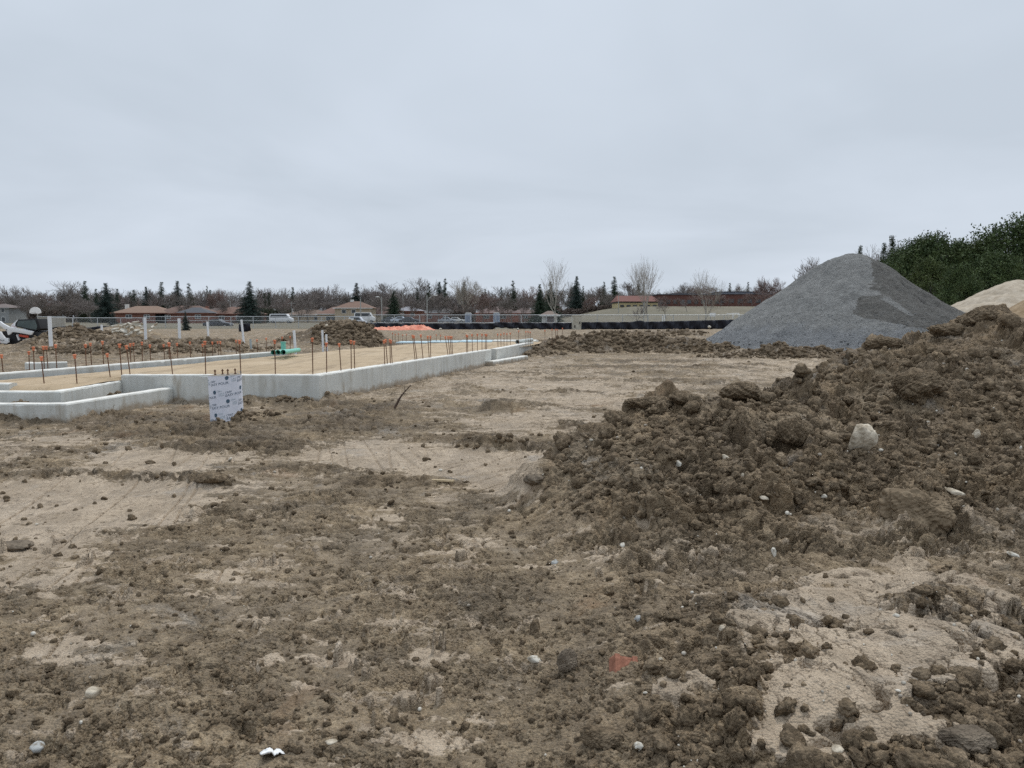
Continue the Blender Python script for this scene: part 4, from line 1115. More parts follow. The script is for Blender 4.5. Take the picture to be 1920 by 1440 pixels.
pipe_post(612.6, 652, 611.8, 627, 3.8, 29, "shorter of the two white pipe stubs before the dark heap")
pipe_post(470.5, 650, 469.5, 636, 4, 27, "stubby grey pipe between the orange-capped bars", mat("grey_pvc", (.38, .42, .42), .5), None)
GREEN = mat("green_pvc", (.16, .50, .40), .4, col2=(.21, .57, .46), scale=3)
DARK = mat("pipe_shadow_lining", (.03, .06, .055), .8)
def lying(name, ax, ay, bx_, by, Ya, Yb, r, m, label, group=None):
    a = at(ax, ay, Ya); b_ = at(bx_, by, Yb)
    o = MB().tube((0, 0, 0), b_ - a, r, n=24, caps=False).tube((0, 0, 0), b_ - a, r * .9, n=24, caps=False).build(name, m, None, True, loc=a)
    dn = (b_ - a).normalized()
    MB().tube(-dn * .004, dn * .09, r * 1.08, n=24, caps=False).build("socket", m, o, True)
    tag(o, label, "pipe", group)
g = "green sewer pipes lying on the sand"
lying("sewer_pipe", 512, 660.7, 545, 658, 21.6, 23.6, .062, GREEN, "rearmost green pipe of three, mostly hidden by the others", g)
lying("sewer_pipe", 521, 660.5, 552, 657.5, 21.4, 23.4, .062, GREEN, "middle green pipe of three on the sand", g)
lying("sewer_pipe", 531, 660.3, 560, 656.3, 21.2, 23.2, .064, GREEN, "front green pipe of three with its full length showing", g)
p = at(531.5, 655, 24.5)
gb_ = MB().box((0, 0, .13), (.13, .12, .30), bev=.01).build("utility_box", GREEN, None, loc=(p.x, p.y, p.z - .05)); tag(gb_, "upright green plastic fitting standing behind the green pipes", "pipe fitting")
MB().box((0, 0, .275), (.155, .14, .035), bev=.006).build("lid", GREEN, gb_)
lying("grey_pipe", 970, 641, 997, 637.3, 33.6, 35.4, .085, mat("grey_pipe_plastic", (.45, .48, .46), .5), "pale grey pipe lying at the far end of the foundation wall")
p = at(1083, 632, 44)
o = MB().box((0, 0, .0), (.75, .14, .04), rz=.35, bev=.005).build("lumber_plank", MATS["pale_wood"], None, loc=(p.x, p.y, p.z + .02)); o.rotation_euler = (0, -.10, 0)
tag(o, "yellow timber plank lying behind the grey clay lumps", "plank")

# blue foam boards at the end of the fill
FOAM = mat("blue_foam", (.36, .52, .60), .6, col2=(.56, .66, .69), scale=2, detail=6)
for k, (x0, x1, ya, yb, lb) in enumerate([(742, 800, 35.0, 37.0, "pale blue foam board lying at the left end of the sand fill"), (802, 858, 36.0, 38.2, "middle pale blue foam board lying beyond the sand fill"), (860, 922, 36.6, 39.3, "pale blue foam board lying nearest the wall end"), (924, 1010, 37.6, 40.0, "greyish wet concrete pad beyond the blue boards")]):
    xa = ray(x0, 640)[0] * ya; xb = ray(x1, 640)[0] * ya
    mb = MB(); mb.box(((xa + xb) / 2, (ya + yb) / 2, .515 - .004 * k), (abs(xb - xa), yb - ya, .05), bev=.006)
    o = mb.build("foam_board" if k < 3 else "concrete_pad", FOAM if k < 3 else CONC); tag(o, lb, "foam board" if k < 3 else "concrete pad")

# manhole riser
p = at(1081, 618, 86)
cr_ = empty("concrete_riser", (p.x, p.y, p.z - .1)); tag(cr_, "upright concrete manhole riser standing in front of the black silt fence", "concrete riser")
rr0 = 9.0 / F_PX * 86; hh0 = at(1081, 591, 86).z - p.z + .1
CYC = mat("riser_concrete", (.34, .32, .26), .9, col2=(.50, .48, .41), scale=3)
MB().tube((0, 0, 0), (0, 0, hh0), rr0, n=36).build("barrel", CYC, cr_, True)
MB().tube((0, 0, hh0 - .12), (0, 0, hh0 + .02), rr0 * 1.04, n=36).build("rim", CYC, cr_, True)
for dx, z in ((-.22, .45), (.30, .85)):
    MB().box((dx, -math.sqrt(rr0 ** 2 - dx ** 2) - .0, z), (.14, .05, .28), bev=.02).build("opening", mat("dark_opening", (.03, .03, .03), .9), cr_)
# ------------------------------------------------------------------ gravel and sand piles
def polar_heap(name, cx_, cy_, R, hf, rings=260, segs=520):
    """heap as a sheet over a disc, edge tucked under the ground"""
    rr = R * (np.arange(rings + 1) / rings) ** .9
    th = np.linspace(0, 2 * np.pi, segs, endpoint=False)
    X = cx_ + rr[:, None] * np.cos(th)[None]; Y = cy_ + rr[:, None] * np.sin(th)[None]
    Z = hf(X, Y)
    ii = np.arange(X.size).reshape(X.shape)
    nx_ = np.roll(ii, -1, axis=1)
    Q = np.stack([ii[:-1], ii[1:], nx_[1:], nx_[:-1]], -1).reshape(-1, 4)
    me = np_mesh(name, np.stack([X, Y, Z], -1).reshape(-1, 3), Q)
    return me, X.ravel(), Y.ravel(), Z.ravel()
GX, GY = 18.45, 42.0
def in_poly(px, py, poly):
    c = np.zeros(px.shape, bool)
    n = len(poly)
    for i in range(n):
        x1, y1 = poly[i]; x2, y2 = poly[(i + 1) % n]
        m = ((y1 > py) != (y2 > py)) & (px < (x2 - x1) * (py - y1) / (y2 - y1 + 1e-9) + x1)
        c ^= m
    return c
def gravel_h(X, Y):
    r1 = np.sqrt((X - GX) ** 2 + ((Y - GY) * 1.0) ** 2)
    h = 5.12 - .70 * (np.sqrt(r1 * r1 + 1.0) - 1.0)
    # shoulder running down to the right, away from the photographer
    t = np.clip(((X - GX) * .86 + (Y - GY) * .5) / 6.5, 0, 1)
    dx = X - (GX + t * 5.6); dy_ = Y - (GY + t * 3.3)
    h2 = (5.08 - 3.2 * t) - .66 * np.sqrt(dx * dx + dy_ * dy_)
    h = np.maximum(h, h2)
    # bench and bite on the right-hand front, where the loader has dug
    ax, ay = 21.4, 38.0
    bite = np.exp(-(((X - 21.0) / 1.9) ** 2 + ((Y - 38.9) / 2.0) ** 2))
    h = h - .62 * bite
    bench = 1.55 - .62 * np.sqrt(((X - 20.8) * .62) ** 2 + ((Y - 35.8) * 1.0) ** 2)
    h = np.maximum(h, bench)
    th = np.arctan2(Y - GY, X - GX)
    h = h + (.22 * perlin(th * 4, r1 * .22, 3) + .16 * fbm(X * .5, Y * .5, 4, 3)) * sstep(.3, 2.5, r1) + .10 * fbm(X * 1.2, Y * 1.2, 5, 4) + .022 * fbm(X * 6, Y * 6, 6, 3) + .012 * perlin(X * 18, Y * 18, 8)
    wet = sstep(.2, .7, bite + .25 * fbm(X, Y, 7, 3))
    h = h + wet * .07 * (domes(X / .35, Y / .35, 9) - .4)
    crest = np.exp(-((h2 - (h)) / .25) ** 2) * (t > .05) * sstep(0, .2, h - 2.0)
    h = h + crest * .22 * (domes(X / .5, Y / .5, 12) - .3)
    return np.maximum(h, -.25)
me, gx_, gy_, gz_ = polar_heap("gravel_pile", GX + 1.0, GY, 12.5, gravel_h, 420, 760)
ppx, ppy = to_px(gx_, gy_, gz_)
nz_ = 16 * fbm(gx_ * 1.2, gy_ * 1.2 + gz_, 31, 5, .62)
darkp = [(1626, 470), (1634, 505), (1642, 530), (1628, 542), (1655, 548), (1625, 555), (1606, 564), (1602, 590), (1625, 597), (1660, 604), (1700, 612), (1750, 618), (1800, 612), (1830, 600), (1740, 545), (1690, 500), (1650, 470)]
palep = [(1655, 552), (1672, 560), (1700, 582), (1722, 596), (1705, 592), (1672, 572), (1650, 560)]
dk = in_poly(ppx + nz_, ppy + nz_ * .6, darkp).astype(float) * (1 - .8 * in_poly(ppx + nz_, ppy + nz_ * .6, palep))
lo_ = sstep(600, 628, ppy + nz_ * 1.5 - (ppx - 1450) * .03)
dk = np.clip(dk * (1 - .28 * sstep(-.1, .4, fbm(gx_ * 3, gy_ * 3 + gz_ * 3, 33, 4, .65))), 0, 1)
attr(me, "damp", dk); attr(me, "coarse", lo_)
g_ = NT("crushed_stone")
da, co_ = g_.attr("damp"), g_.attr("coarse")
gA = g_.noise(2.2, 6, .65); gB = g_.noise(44, 4, .7); gV = g_.vor(9, 'F1', "Color")
c1 = g_.ramp(gB, [(.32, (.125, .126, .123)), (.5, (.178, .180, .175)), (.7, (.240, .242, .235))])
c2 = g_.ramp(gB, [(.32, (.098, .102, .107)), (.5, (.160, .167, .174)), (.7, (.250, .258, .265))])
c3 = g_.ramp(gB, [(.32, (.050, .048, .044)), (.5, (.076, .073, .066)), (.7, (.130, .125, .114))])
cg = g_.mix(co_, c1, c2); cg = g_.mix(da, cg, c3)
cg = g_.mix(1.0, cg, g_.ramp(gV, [(.2, .86), (.8, 1.14)]), 'MULTIPLY')
cg = g_.mix(1.0, cg, g_.ramp(gA, [(.35, .85), (.65, 1.15)]), 'MULTIPLY')
g_.lk(cg, g_.b.inputs["Base Color"]); g_.b.inputs["Roughness"].default_value = .85
g_.lk(g_.bump(g_.math('ADD', gB, g_.math('MULTIPLY', g_.vor(12), -.7)), .06), g_.b.inputs["Normal"])
o = link("gravel_pile", me, g_.m); tag(o, "tall grey cone of crushed gravel with a darker damp patch on its right flank", "gravel pile")

tt_ = RNG.uniform(0, 2 * np.pi, 2600); rr_s = RNG.uniform(5.5, 9.4, 2600)
sx_ = GX + rr_s * np.cos(tt_); sy_ = GY + rr_s * np.sin(tt_); k_s = (sy_ < GY + 1.5)
sx_, sy_, rr_s = sx_[k_s], sy_[k_s], rr_s[k_s]
hz_s = np.maximum(gravel_h(sx_, sy_), macro(sx_, sy_)); szs = (.025 + .06 * RNG.random(len(sx_)) ** 2) * (.5 + .6 * (rr_s > 7.4))
o = link("spilled_stones", scatter("spilled_stones", np.stack([sx_, sy_, hz_s], 1), szs, None, [1] * len(sx_), amp=.5, squash=.8, sink=.3, sharp=.8), mat("spilled_stone", (.10, .103, .105), .85, col2=(.25, .255, .255), scale=3)); tag(o, "coarse grey stones rolled to the foot of the gravel", kind='stuff')

def sand1(X, Y):
    h = 4.05 - .60 * (np.sqrt(((X - 32.6) * .95) ** 2 + ((Y - 50.2) * .9) ** 2 + .4) - .63)
    h = np.maximum(h, 3.95 - .6 * np.sqrt((X - 35.6) ** 2 + (Y - 51.5) ** 2))
    h = np.maximum(h, 3.2 - .62 * np.sqrt((X - 30.6) ** 2 + (Y - 50.6) ** 2))
    rl = np.abs(perlin(X * .6 + .35 * Y, Y * .25, 3))
    return np.maximum(h + .24 * rl + .09 * fbm(X * 1.4, Y * 1.4, 4, 3) + .02 * perlin(X * 6, Y * 6, 5), -.3)
def sand2(X, Y):
    h = 3.55 - .66 * np.sqrt((X - 28.2) ** 2 + (Y - 40) ** 2)
    return np.maximum(h + .10 * fbm(X * 1.1, Y * 1.1, 14, 4) + .015 * perlin(X * 9, Y * 9, 15), -.3)
me, *_ = polar_heap("sand_pile", 33.3, 50.8, 11, sand1, 180, 360)
o = link("sand_pile", me, mat("pale_sand", (.36, .30, .225), .95, col2=(.48, .415, .33), scale=2.4, bump=.03, bscale=14, detail=7)); tag(o, "pale rippled sand pile below the dark pines at the right", "sand pile")
me, *_ = polar_heap("sand_pile", 28.2, 40, 5.7, sand2, 150, 300)
o = link("sand_pile", me, mat("brown_sand", (.235, .165, .095), .95, col2=(.33, .245, .155), scale=2.4, bump=.03, bscale=14, detail=7)); tag(o, "smaller tan brown sand pile in front of the pale one at the right edge", "sand pile")

# ------------------------------------------------------------------ broken concrete on the rubble heap
CHUNK = mat("broken_concrete", (.42, .385, .32), .9, col2=(.64, .60, .52), scale=3, bump=.02, bscale=20)
rb2 = np.random.default_rng(5)
spots = [(205, 628, 16, 4, -.4), (216, 617, 7, 5, .4), (222, 622, 8, 4, .2), (228, 612, 7, 4, -.3), (232, 620, 14, 4.5, -.45), (240, 613, 8, 5, .3), (236, 608, 7, 4, .6), (247, 616, 7, 5, .1), (244, 607, 9, 3, -.5), (250, 611, 6, 4, .4),
         (254, 604, 6, 3.5, .2), (256, 620, 6, 5, .7), (262, 612, 6, 4, 0), (262, 624, 9, 6, -.3), (246, 624, 8, 5, .5), (268, 617, 5, 4, .2), (266, 607, 5, 3, -.2), (285, 613, 6, 4, .5), (292, 608, 9, 1.5, .7), (238, 628, 9, 4, .1), (222, 630, 7, 4, .3), (213, 611, 5, 3, .1), (212, 622, 5, 3, .1), (282, 620, 4, 3, .6)]
for k, (px, py, w2, h2, a) in enumerate(spots):
    Y = 39.0 + rb2.uniform(-.5, .3)
    p = at(px, py, Y)
    sx_, sz_ = w2 / F_PX * Y, h2 / F_PX * Y
    W, F = lump(2, 500 + k, .25, 1.0)
    # box-like chunk: squash the ball towards its bounding block
    W = np.sign(W) * np.abs(W / np.abs(W).max(0)) ** .55
    Rm = np.array(Matrix.Rotation(-a, 3, 'Y') @ Matrix.Rotation(rb2.uniform(-.5, .5), 3, 'Z') @ Matrix.Rotation(rb2.uniform(-.3, .3), 3, 'X'))
    P = (W * np.array([sx_ * .5, .22, sz_ * .5])) @ Rm.T
    o = link("concrete_chunk", np_mesh("concrete_chunk", P, F, False), CHUNK, None, p)
    tag(o, "pale broken concrete slab piece heaped on the rubble mound", "concrete chunk", "broken concrete pieces on the rubble mound")

# ------------------------------------------------------------------ fences
GALV = mat("galvanised_steel", (.42, .44, .45), .45, metal=.5, col2=(.55, .57, .58), scale=3)
mesh_m = NT("chain_link")
mm = mesh_m.t.nodes
sepx = mm.new("ShaderNodeSeparateXYZ"); mesh_m.lk(mesh_m.tc, sepx.inputs[0])
def wire(sgn):
    a = mesh_m.math('ADD', sepx.outputs[0], mesh_m.math('MULTIPLY', sepx.outputs[2], sgn))
    fr_ = mesh_m.math('FRACT', mesh_m.math('DIVIDE', a, .071))
    return mesh_m.math('LESS_THAN', fr_, .075)
wr = mesh_m.math('MAXIMUM', wire(1.0), wire(-1.0))
tr = mm.new("ShaderNodeBsdfTransparent"); mxs = mm.new("ShaderNodeMixShader")
mesh_m.b.inputs["Base Color"].default_value = (.40, .42, .43, 1); mesh_m.b.inputs["Roughness"].default_value = .5
mesh_m.lk(wr, mxs.inputs[0]); mesh_m.lk(tr.outputs[0], mxs.inputs[1]); mesh_m.lk(mesh_m.b.outputs[0], mxs.inputs[2])
mesh_m.lk(mxs.outputs[0], mm["Material Output"].inputs[0])
LINKM = mesh_m.m
def fence(ax, ay, bx_, by, h, spacing, z0, label, mid=None, r=.035, name="chain_link_fence"):
    a = Vector((ax, ay, z0)); b_ = Vector((bx_, by, z0)); dd = b_ - a; Ln = dd.length; ang = math.atan2(dd.y, dd.x)
    root = empty(name, a, ang); tag(root, label, "fence")
    n = round(Ln / spacing)
    for k in range(n + 1):
        MB().tube((0, 0, -.2), (0, 0, h + .03), r * 1.25, n=8).build("post", GALV, root, True, loc=(Ln * k / n, 0, 0))
    MB().tube((0, 0, h), (Ln, 0, h), r, n=8).build("top_rail", GALV, root, True)
    if mid is not None: MB().tube((0, 0, mid), (Ln, 0, mid), r * .8, n=8).build("bottom_rail", GALV, root, True)
    MB().poly([(0, -.045, .05), (Ln, -.045, .05), (Ln, -.045, h), (0, -.045, h)]).build("wire_mesh", LINKM, root)
    return root
def xY(px, Y): return ray(px, 600)[0] * Y
zf = .42
fence(xY(692, 92), 92, xY(1405, 92), 92, at(900, 590.5, 92).z - zf, 3.05, zf, "long galvanised chain link fence standing behind the black silt fence", .72)
fence(xY(270, 100), 100, xY(690, 95), 95, at(450, 593.5, 98).z - zf, 3.0, zf, "galvanised chain link fence in front of the parked dark car", .95)
fence(xY(137, 88), 88, xY(268, 94), 94, at(180, 596, 90).z - zf, 2.6, zf, "galvanised chain link fence behind the mound and the rubble", None)
fence(xY(92, 84), 84, xY(136, 87), 87, at(110, 596, 86).z - zf, 2.7, zf, "short chain link fence run in front of the pale wall at the left", None)
p = at(1770, 555, 60)
g2 = empty("steel_gate_frame", (p.x, p.y, at(1770, 575, 60).z - 2.0)); tag(g2, "grey steel frame corner showing between the gravel and the pines", "steel frame")
hz_ = at(1770, 553, 60).z - g2.location.z
MB().tube((0, 0, 0), (0, 0, hz_), .10, n=12).build("post", GALV, g2, True)
MB().tube((-2.2, 0, hz_ - .15), (0, 0, hz_ - .15), .06, n=10).build("rail", GALV, g2, True)

BLACK = mat("black_geotextile", (.008, .009, .015), .55, col2=(.022, .024, .034), scale=2, stretch=(1, 1, .2))
def silt(pts, label, name="silt_fence"):
    """pts: image x, top y, bottom y, depth"""
    A = np.array([(p[0], p[1], p[2], p[3]) for p in pts], float)
    n = int((A[-1, 0] - A[0, 0]) * 1.2) + 8
    s = np.linspace(A[0, 0], A[-1, 0], n)
    T_, B_, Yd = [np.interp(s, A[:, 0], A[:, k]) for k in (1, 2, 3)]
    rows = 7; V = []
    for i in range(n):
        t = at(s[i], T_[i], Yd[i]); b_ = at(s[i], B_[i], Yd[i])
        for j in range(rows):
            f = j / (rows - 1)
            q = b_.lerp(t, f)
            ph_ = s[i] * .13
            q.y += .12 * math.sin(ph_ * 1.9 + f * 3) + .10 * float(perlin(np.array([s[i] * .35]), np.array([f * 1.5]), 5)[0])
            if j == rows - 1: q.z += .018 * float(perlin(np.array([s[i] * .12]), np.array([.3]), 6)[0])
            if j == 0: q.z += .10 * float(perlin(np.array([s[i] * .09]), np.array([.7]), 7)[0]) - .06
            V.append(tuple(q))
    ii = np.arange(n * rows).reshape(n, rows)
    Q = np.stack([ii[:-1, :-1], ii[1:, :-1], ii[1:, 1:], ii[:-1, 1:]], -1).reshape(-1, 4)
    root = empty(name, V[0]); tag(root, label, "silt fence")
    o = link("fabric", np_mesh("fabric", np.array(V) - np.array(V[0]), Q), BLACK, root)
    md = o.modifiers.new("thick", 'SOLIDIFY'); md.thickness = .02
    for k in np.arange(A[0, 0] + 4, A[-1, 0], 34):
        i = int((k - A[0, 0]) / (A[-1, 0] - A[0, 0]) * (n - 1))
        t = at(s[i], T_[i] + 1.2, Yd[i] + .22)
        MB().box((0, 0, -.45), (.05, .05, 1.0)).build("stake", mat("grey_stake", (.16, .13, .10), .9), root, loc=Vector(t) - Vector(V[0]))
silt([(686, 605, 620, 86), (705, 605.5, 622, 86), (760, 606, 621.5, 86), (860, 606, 619.5, 86), (925, 606, 617, 86), (930, 604, 613.5, 86), (1000, 605, 616, 86), (1070, 605, 618, 86), (1095, 604, 617, 86), (1180, 603.5, 617, 86), (1200, 601, 618, 86), (1215, 603, 618, 86), (1300, 601, 617, 86), (1430, 598, 615, 86)],
     "long black silt fence stretched across the far side of the site")
silt([(82, 617, 622, 66), (100, 614, 622, 66), (135, 610, 624, 66), (145, 613, 628, 64), (165, 614, 629, 62), (195, 611, 628, 62), (212, 612, 624, 64)], "short black silt fence sagging between the mound and the rubble heap")
silt([(448, 607.5, 620, 70), (460, 607, 620, 70), (470, 607, 619, 70)], "small square of black fabric hanging behind the leaning white pipe")

# orange heap of fence netting
def orange_h(X, Y):
    x = X
    h = .42 * np.exp(-((x + 14.2) / .9) ** 2) + .38 * np.exp(-((x + 12.9) / 1.0) ** 2) + .48 * np.exp(-((x + 10.6) / 1.1) ** 2) + .62 * np.exp(-((x + 9.3) / 1.2) ** 2) + .36 * np.exp(-((x + 11.8) / .9) ** 2)
    h = h * np.exp(-((Y - 80.5) / .8) ** 2) * .78 * (1 + .6 * fbm(X * 2.2, Y * 2.2, 8, 3)) - .10
    return .40 + h + .10 * np.abs(fbm(X * 3, Y * 3, 3, 3)) * sstep(0, .2, h)
xs_ = np.linspace(-16, -7, 160); yy = np.linspace(78.6, 82.4, 46)
X, Y = np.meshgrid(xs_, yy); ii = np.arange(X.size).reshape(X.shape)
o = link("orange_netting", np_mesh("orange_netting", np.stack([X, Y, orange_h(X, Y)], -1).reshape(-1, 3), np.stack([ii[:-1, :-1], ii[:-1, 1:], ii[1:, 1:], ii[1:, :-1]], -1).reshape(-1, 4)),
         mat("orange_plastic", (.62, .19, .12), .7, col2=(.80, .36, .25), scale=1.4, bump=.05, bscale=9)); tag(o, "crumpled heap of orange plastic fencing lying before the black silt fence", "plastic fencing")

# small white stones in the distance
for k, (px, py, r, lb) in enumerate([(826, 617, 3, "tiny white rock before the silt fence beyond the orange netting"), (971, 617, 2.5, "tiny white stake top behind the far rebar"), (1330, 613, 3.2, "small white block at the foot of the silt fence near the gravel"), (635, 628, 0, "")]):
    if r == 0: continue
    p = at(px, py, 82); W, F = lump(2, 700 + k, .3, .8)
    o = link("stone", np_mesh("stone", W * np.array([1, .8, .9]) * r / F_PX * 82, F), WSTONE, None, p); tag(o, lb, "stone")
p = at(612, 614, 35); W, F = lump(3, 720, .2, .8); o = link("stone", np_mesh("stone", W * .09, F), STONE, None, (p.x, p.y, float(surf(p.x, p.y)[0]) + .05)); tag(o, "pale round stone on the slope of the dark heap", "stone")
# ------------------------------------------------------------------ trees
def tubes(P0, P1, R0, R1, n=3):
    """many tapered prisms at once"""
    P0, P1 = np.asarray(P0), np.asarray(P1); R0, R1 = np.asarray(R0), np.asarray(R1)
    D = P1 - P0; Ln = np.linalg.norm(D, axis=1, keepdims=True); D = D / np.maximum(Ln, 1e-6)
    ref = np.where(np.abs(D[:, 2:3]) > .9, np.array([[1., 0, 0]]), np.array([[0, 0, 1.]]))
    A = np.cross(D, ref); A /= np.linalg.norm(A, axis=1, keepdims=True); B = np.cross(D, A)
    V = []
    for k in range(n):
        c, s = math.cos(2 * math.pi * k / n), math.sin(2 * math.pi * k / n)
        V.append(P0 + (A * c + B * s) * R0[:, None]); V.append(P1 + (A * c + B * s) * R1[:, None])
    V = np.stack(V, 1)                                    # m, 2n, 3
    m = len(P0); F = []
    for k in range(n):
        a, b_ = 2 * k, 2 * ((k + 1) % n)
        F.append([a, b_, b_ + 1, a + 1])
    F = (np.array(F)[None] + (np.arange(m) * 2 * n)[:, None, None]).reshape(-1, 4)
    return V.reshape(-1, 3), F
def bare_tree_data(seed, H=10., spread=.5, up=.75, levels=5, kids=4, trunk=.25, twig=.012, r0=.16, lean=0.0, low=.2, kf=(.58, .86)):
    """returns thick segments and fine segments of a leafless tree of height about H"""
    R = random.Random(seed)
    thick, fine = [], []
    def grow(p, d, L_, r, lev):
        nseg = 3 if lev < 2 else 2
        q = p.copy(); dd = d.copy(); rr1 = r
        pts = []
        for s in range(nseg):
            dd = (dd + Vector((R.gauss(0, .10), R.gauss(0, .10), R.gauss(.03, .06) + (.10 * up if lev > 0 else 0)))).normalized()
            q2 = q + dd * (L_ / nseg); rr2 = max(rr1 * .82, twig * .8)
            (thick if lev <= 1 else fine).append((tuple(q), tuple(q2), rr1, rr2))
            pts.append((q2.copy(), dd.copy(), rr2)); q, rr1 = q2, rr2
        if lev >= levels: return
        nk = kids + (1 if lev == 0 else 0) + R.randint(-1, 1)
        for k in range(nk):
            j = R.randint(0 if lev > 0 else 1, nseg - 1)
            pt, pd, pr = pts[j]
            if k == 0: pt, pd, pr = pts[-1]
            a = R.uniform(0, 2 * math.pi)
            side = pd.cross(Vector((math.cos(a), math.sin(a), .3))).normalized()
            sp_ = spread * R.uniform(.6, 1.35) * (.4 if k == 0 else 1.0)
            nd = (pd * math.cos(sp_) + side * math.sin(sp_)).normalized()
            grow(pt, nd, L_ * R.uniform(*kf), max(pr * R.uniform(.5, .72), twig), lev + 1)
    grow(Vector((0, 0, -.3)), Vector((lean, 0, 1)).normalized(), H * trunk + .3, r0, 0)
    zmax = max(s[1][2] for s in fine + thick); k = H / zmax
    sc_ = lambda S_: [(tuple(c * k for c in a), tuple(c * k for c in b_), r1, r2) for a, b_, r1, r2 in S_]
    return sc_(thick), sc_(fine)
def seg_mesh(name, S_, n=3):
    P0 = np.array([s[0] for s in S_]); P1 = np.array([s[1] for s in S_])
    V, F = tubes(P0, P1, np.array([s[2] for s in S_]), np.array([s[3] for s in S_]), n)
    return np_mesh(name, V, F, True)
def make_bare(seed, crown_mat, trunk_mat, **kw):
    th, fi = bare_tree_data(seed, **kw)
    r = empty("bare_tree")
    link("trunk", seg_mesh("trunk", th, 7), trunk_mat, r)
    link("crown", seg_mesh("crown", fi, 3), crown_mat, r)
    return r
def needle_faces(C_, size, n_each, rng, flat=.5, up=0.0):
    """small needle-spray faces spread round many centres"""
    m = len(C_) * n_each
    P = np.repeat(C_, n_each, 0) + np.clip(rng.normal(size=(m, 3)), -1.6, 1.6) * np.repeat(size, n_each)[:, None] * np.array([.5, .5, .35 * flat + .15])
    s = np.repeat(size, n_each) * rng.uniform(.25, .6, m)
    d = rng.normal(size=(m, 3)); d[:, 2] += up; d /= np.linalg.norm(d, axis=1, keepdims=True)
    e = rng.normal(size=(m, 3)); e = np.cross(d, e); e /= np.linalg.norm(e, axis=1, keepdims=True)
    a = P - e * s[:, None] * .28; b_ = P + e * s[:, None] * .28; c = P + d * s[:, None]
    V = np.stack([a, b_, c], 1).reshape(-1, 3); F = np.arange(m * 3).reshape(-1, 3)
    return V, F
def make_spruce(seed, H=12., W=.24, top=.02, gaps=.15, mats=None, tiers=26, dens=1.0):
    rng = np.random.default_rng(seed)
    C_, sz_ = [], []; segs = []
    for t in range(tiers):
        f = .06 + .94 * t / tiers
        z = H * f
        Rr = H * W * ((1 - f) ** .85 + top) * rng.uniform(.78, 1.15)
        nb = max(4, int(11 * (1 - f) + 4))
        for k in range(nb):
            if rng.random() < gaps: continue
            a = rng.uniform(0, 2 * math.pi); rl = Rr * rng.uniform(.6, 1.12)
            tip = np.array([math.cos(a) * rl, math.sin(a) * rl, z - rl * rng.uniform(.1, .32)])
            base = np.array([0, 0, z])
            segs.append((tuple(base), tuple(tip), .035, .012))
            ns_ = max(2, int(rl / (H * .03)))
            for j in range(ns_):
                g = (j + .7) / ns_
                C_.append(base * (1 - g) + tip * g + np.array([0, 0, -.02 * H * g * rng.random()])); sz_.append(H * .050 * (1.15 - .55 * g) * (.7 + .5 * (1 - f)))
    V, F = needle_faces(np.array(C_), np.array(sz_), int(20 * dens), rng, up=-.3)
    r = empty("spruce_tree")
    link("crown", np_mesh("crown", V, F, False), mats[0], r)
    link("trunk", seg_mesh("trunk", [((0, 0, -.3), (0, 0, H * .5), H * .014, H * .009), ((0, 0, H * .5), (0, 0, H * .99), H * .009, .01)] + segs, 5), mats[1], r)
    return r
def make_pine(seed, H=10., Wd=4.2, mats=None, n=80, each=420, low=.06):
    """broad round-topped pine: tufts on the ends of spreading boughs"""
    rng = np.random.default_rng(seed)
    C_, sz_, segs = [], [], []
    for k in range(n):
        f = low + (1 - low) * (k + rng.random()) / n
        prof = math.sin(min(1, (1.06 - f) / .62) * math.pi / 2) ** .8 * (.55 + .45 * min(1, (f - low + .12) / .3))
        a = rng.uniform(0, 2 * math.pi); rl = Wd * prof * rng.uniform(.35, 1.0) ** .6
        z = H * f * rng.uniform(.96, 1.0)
        c = np.array([math.cos(a) * rl, math.sin(a) * rl, z])
        C_.append(c); sz_.append(H * .125 * rng.uniform(.7, 1.25))
        segs.append(((0, 0, max(.3, z - rl * .45)), tuple(c), .06, .02))
    C_ = np.array(C_); sz_ = np.array(sz_)
    # each bough end carries many upright tufts
    m = 46
    T = np.repeat(C_, m, 0) + np.clip(rng.normal(size=(len(C_) * m, 3)), -1.5, 1.5) * np.repeat(sz_, m)[:, None] * np.array([.55, .55, .40])
    ts = np.repeat(sz_, m) * rng.uniform(.26, .44, len(T))
    V, F = needle_faces(T, ts * 1.15, max(6, each // m), rng, flat=1.0, up=.75)
    r = empty("pine_tree")
    link("crown", np_mesh("crown", V, F, False), mats[0], r)
    link("trunk", seg_mesh("trunk", [((0, 0, -.3), (0, 0, H * .6), H * .025, H * .016), ((0, 0, H * .6), (0, 0, H * .95), H * .016, .02)] + segs, 6), mats[1], r)
    return r
TW_ = mat("twig_grey", (.175, .150, .140), .9, col2=(.245, .215, .200), scale=.35)  # distance haze is put into these paler, greyer far-tree twig colours
TW_B = mat("twig_brown", (.160, .140, .126), .9, col2=(.225, .198, .180), scale=.35)
TW_R = mat("twig_red", (.175, .125, .110), .9, col2=(.245, .178, .158), scale=.35)
TW_W = mat("twig_pale", (.30, .265, .225), .85, col2=(.42, .38, .33), scale=1.2)
TK = mat("trunk_grey", (.11, .095, .085), .9, col2=(.17, .15, .135), scale=2)
TK_W = mat("trunk_pale", (.30, .28, .24), .9, col2=(.45, .42, .37), scale=2)
ND = mat("needles_dark", (.016, .032, .018), .75, col2=(.042, .068, .036), scale=.9)
ND2 = mat("needles_mid", (.022, .036, .018), .75, col2=(.050, .070, .034), scale=.9)
ND3 = mat("needles_blue", (.020, .036, .030), .75, col2=(.045, .068, .056), scale=.9)
NP1 = mat("pine_needles", (.030, .052, .017), .7, col2=(.088, .122, .042), scale=.8)
NP2 = mat("pine_needles_yellow", (.036, .056, .016), .7, col2=(.092, .118, .036), scale=.8)

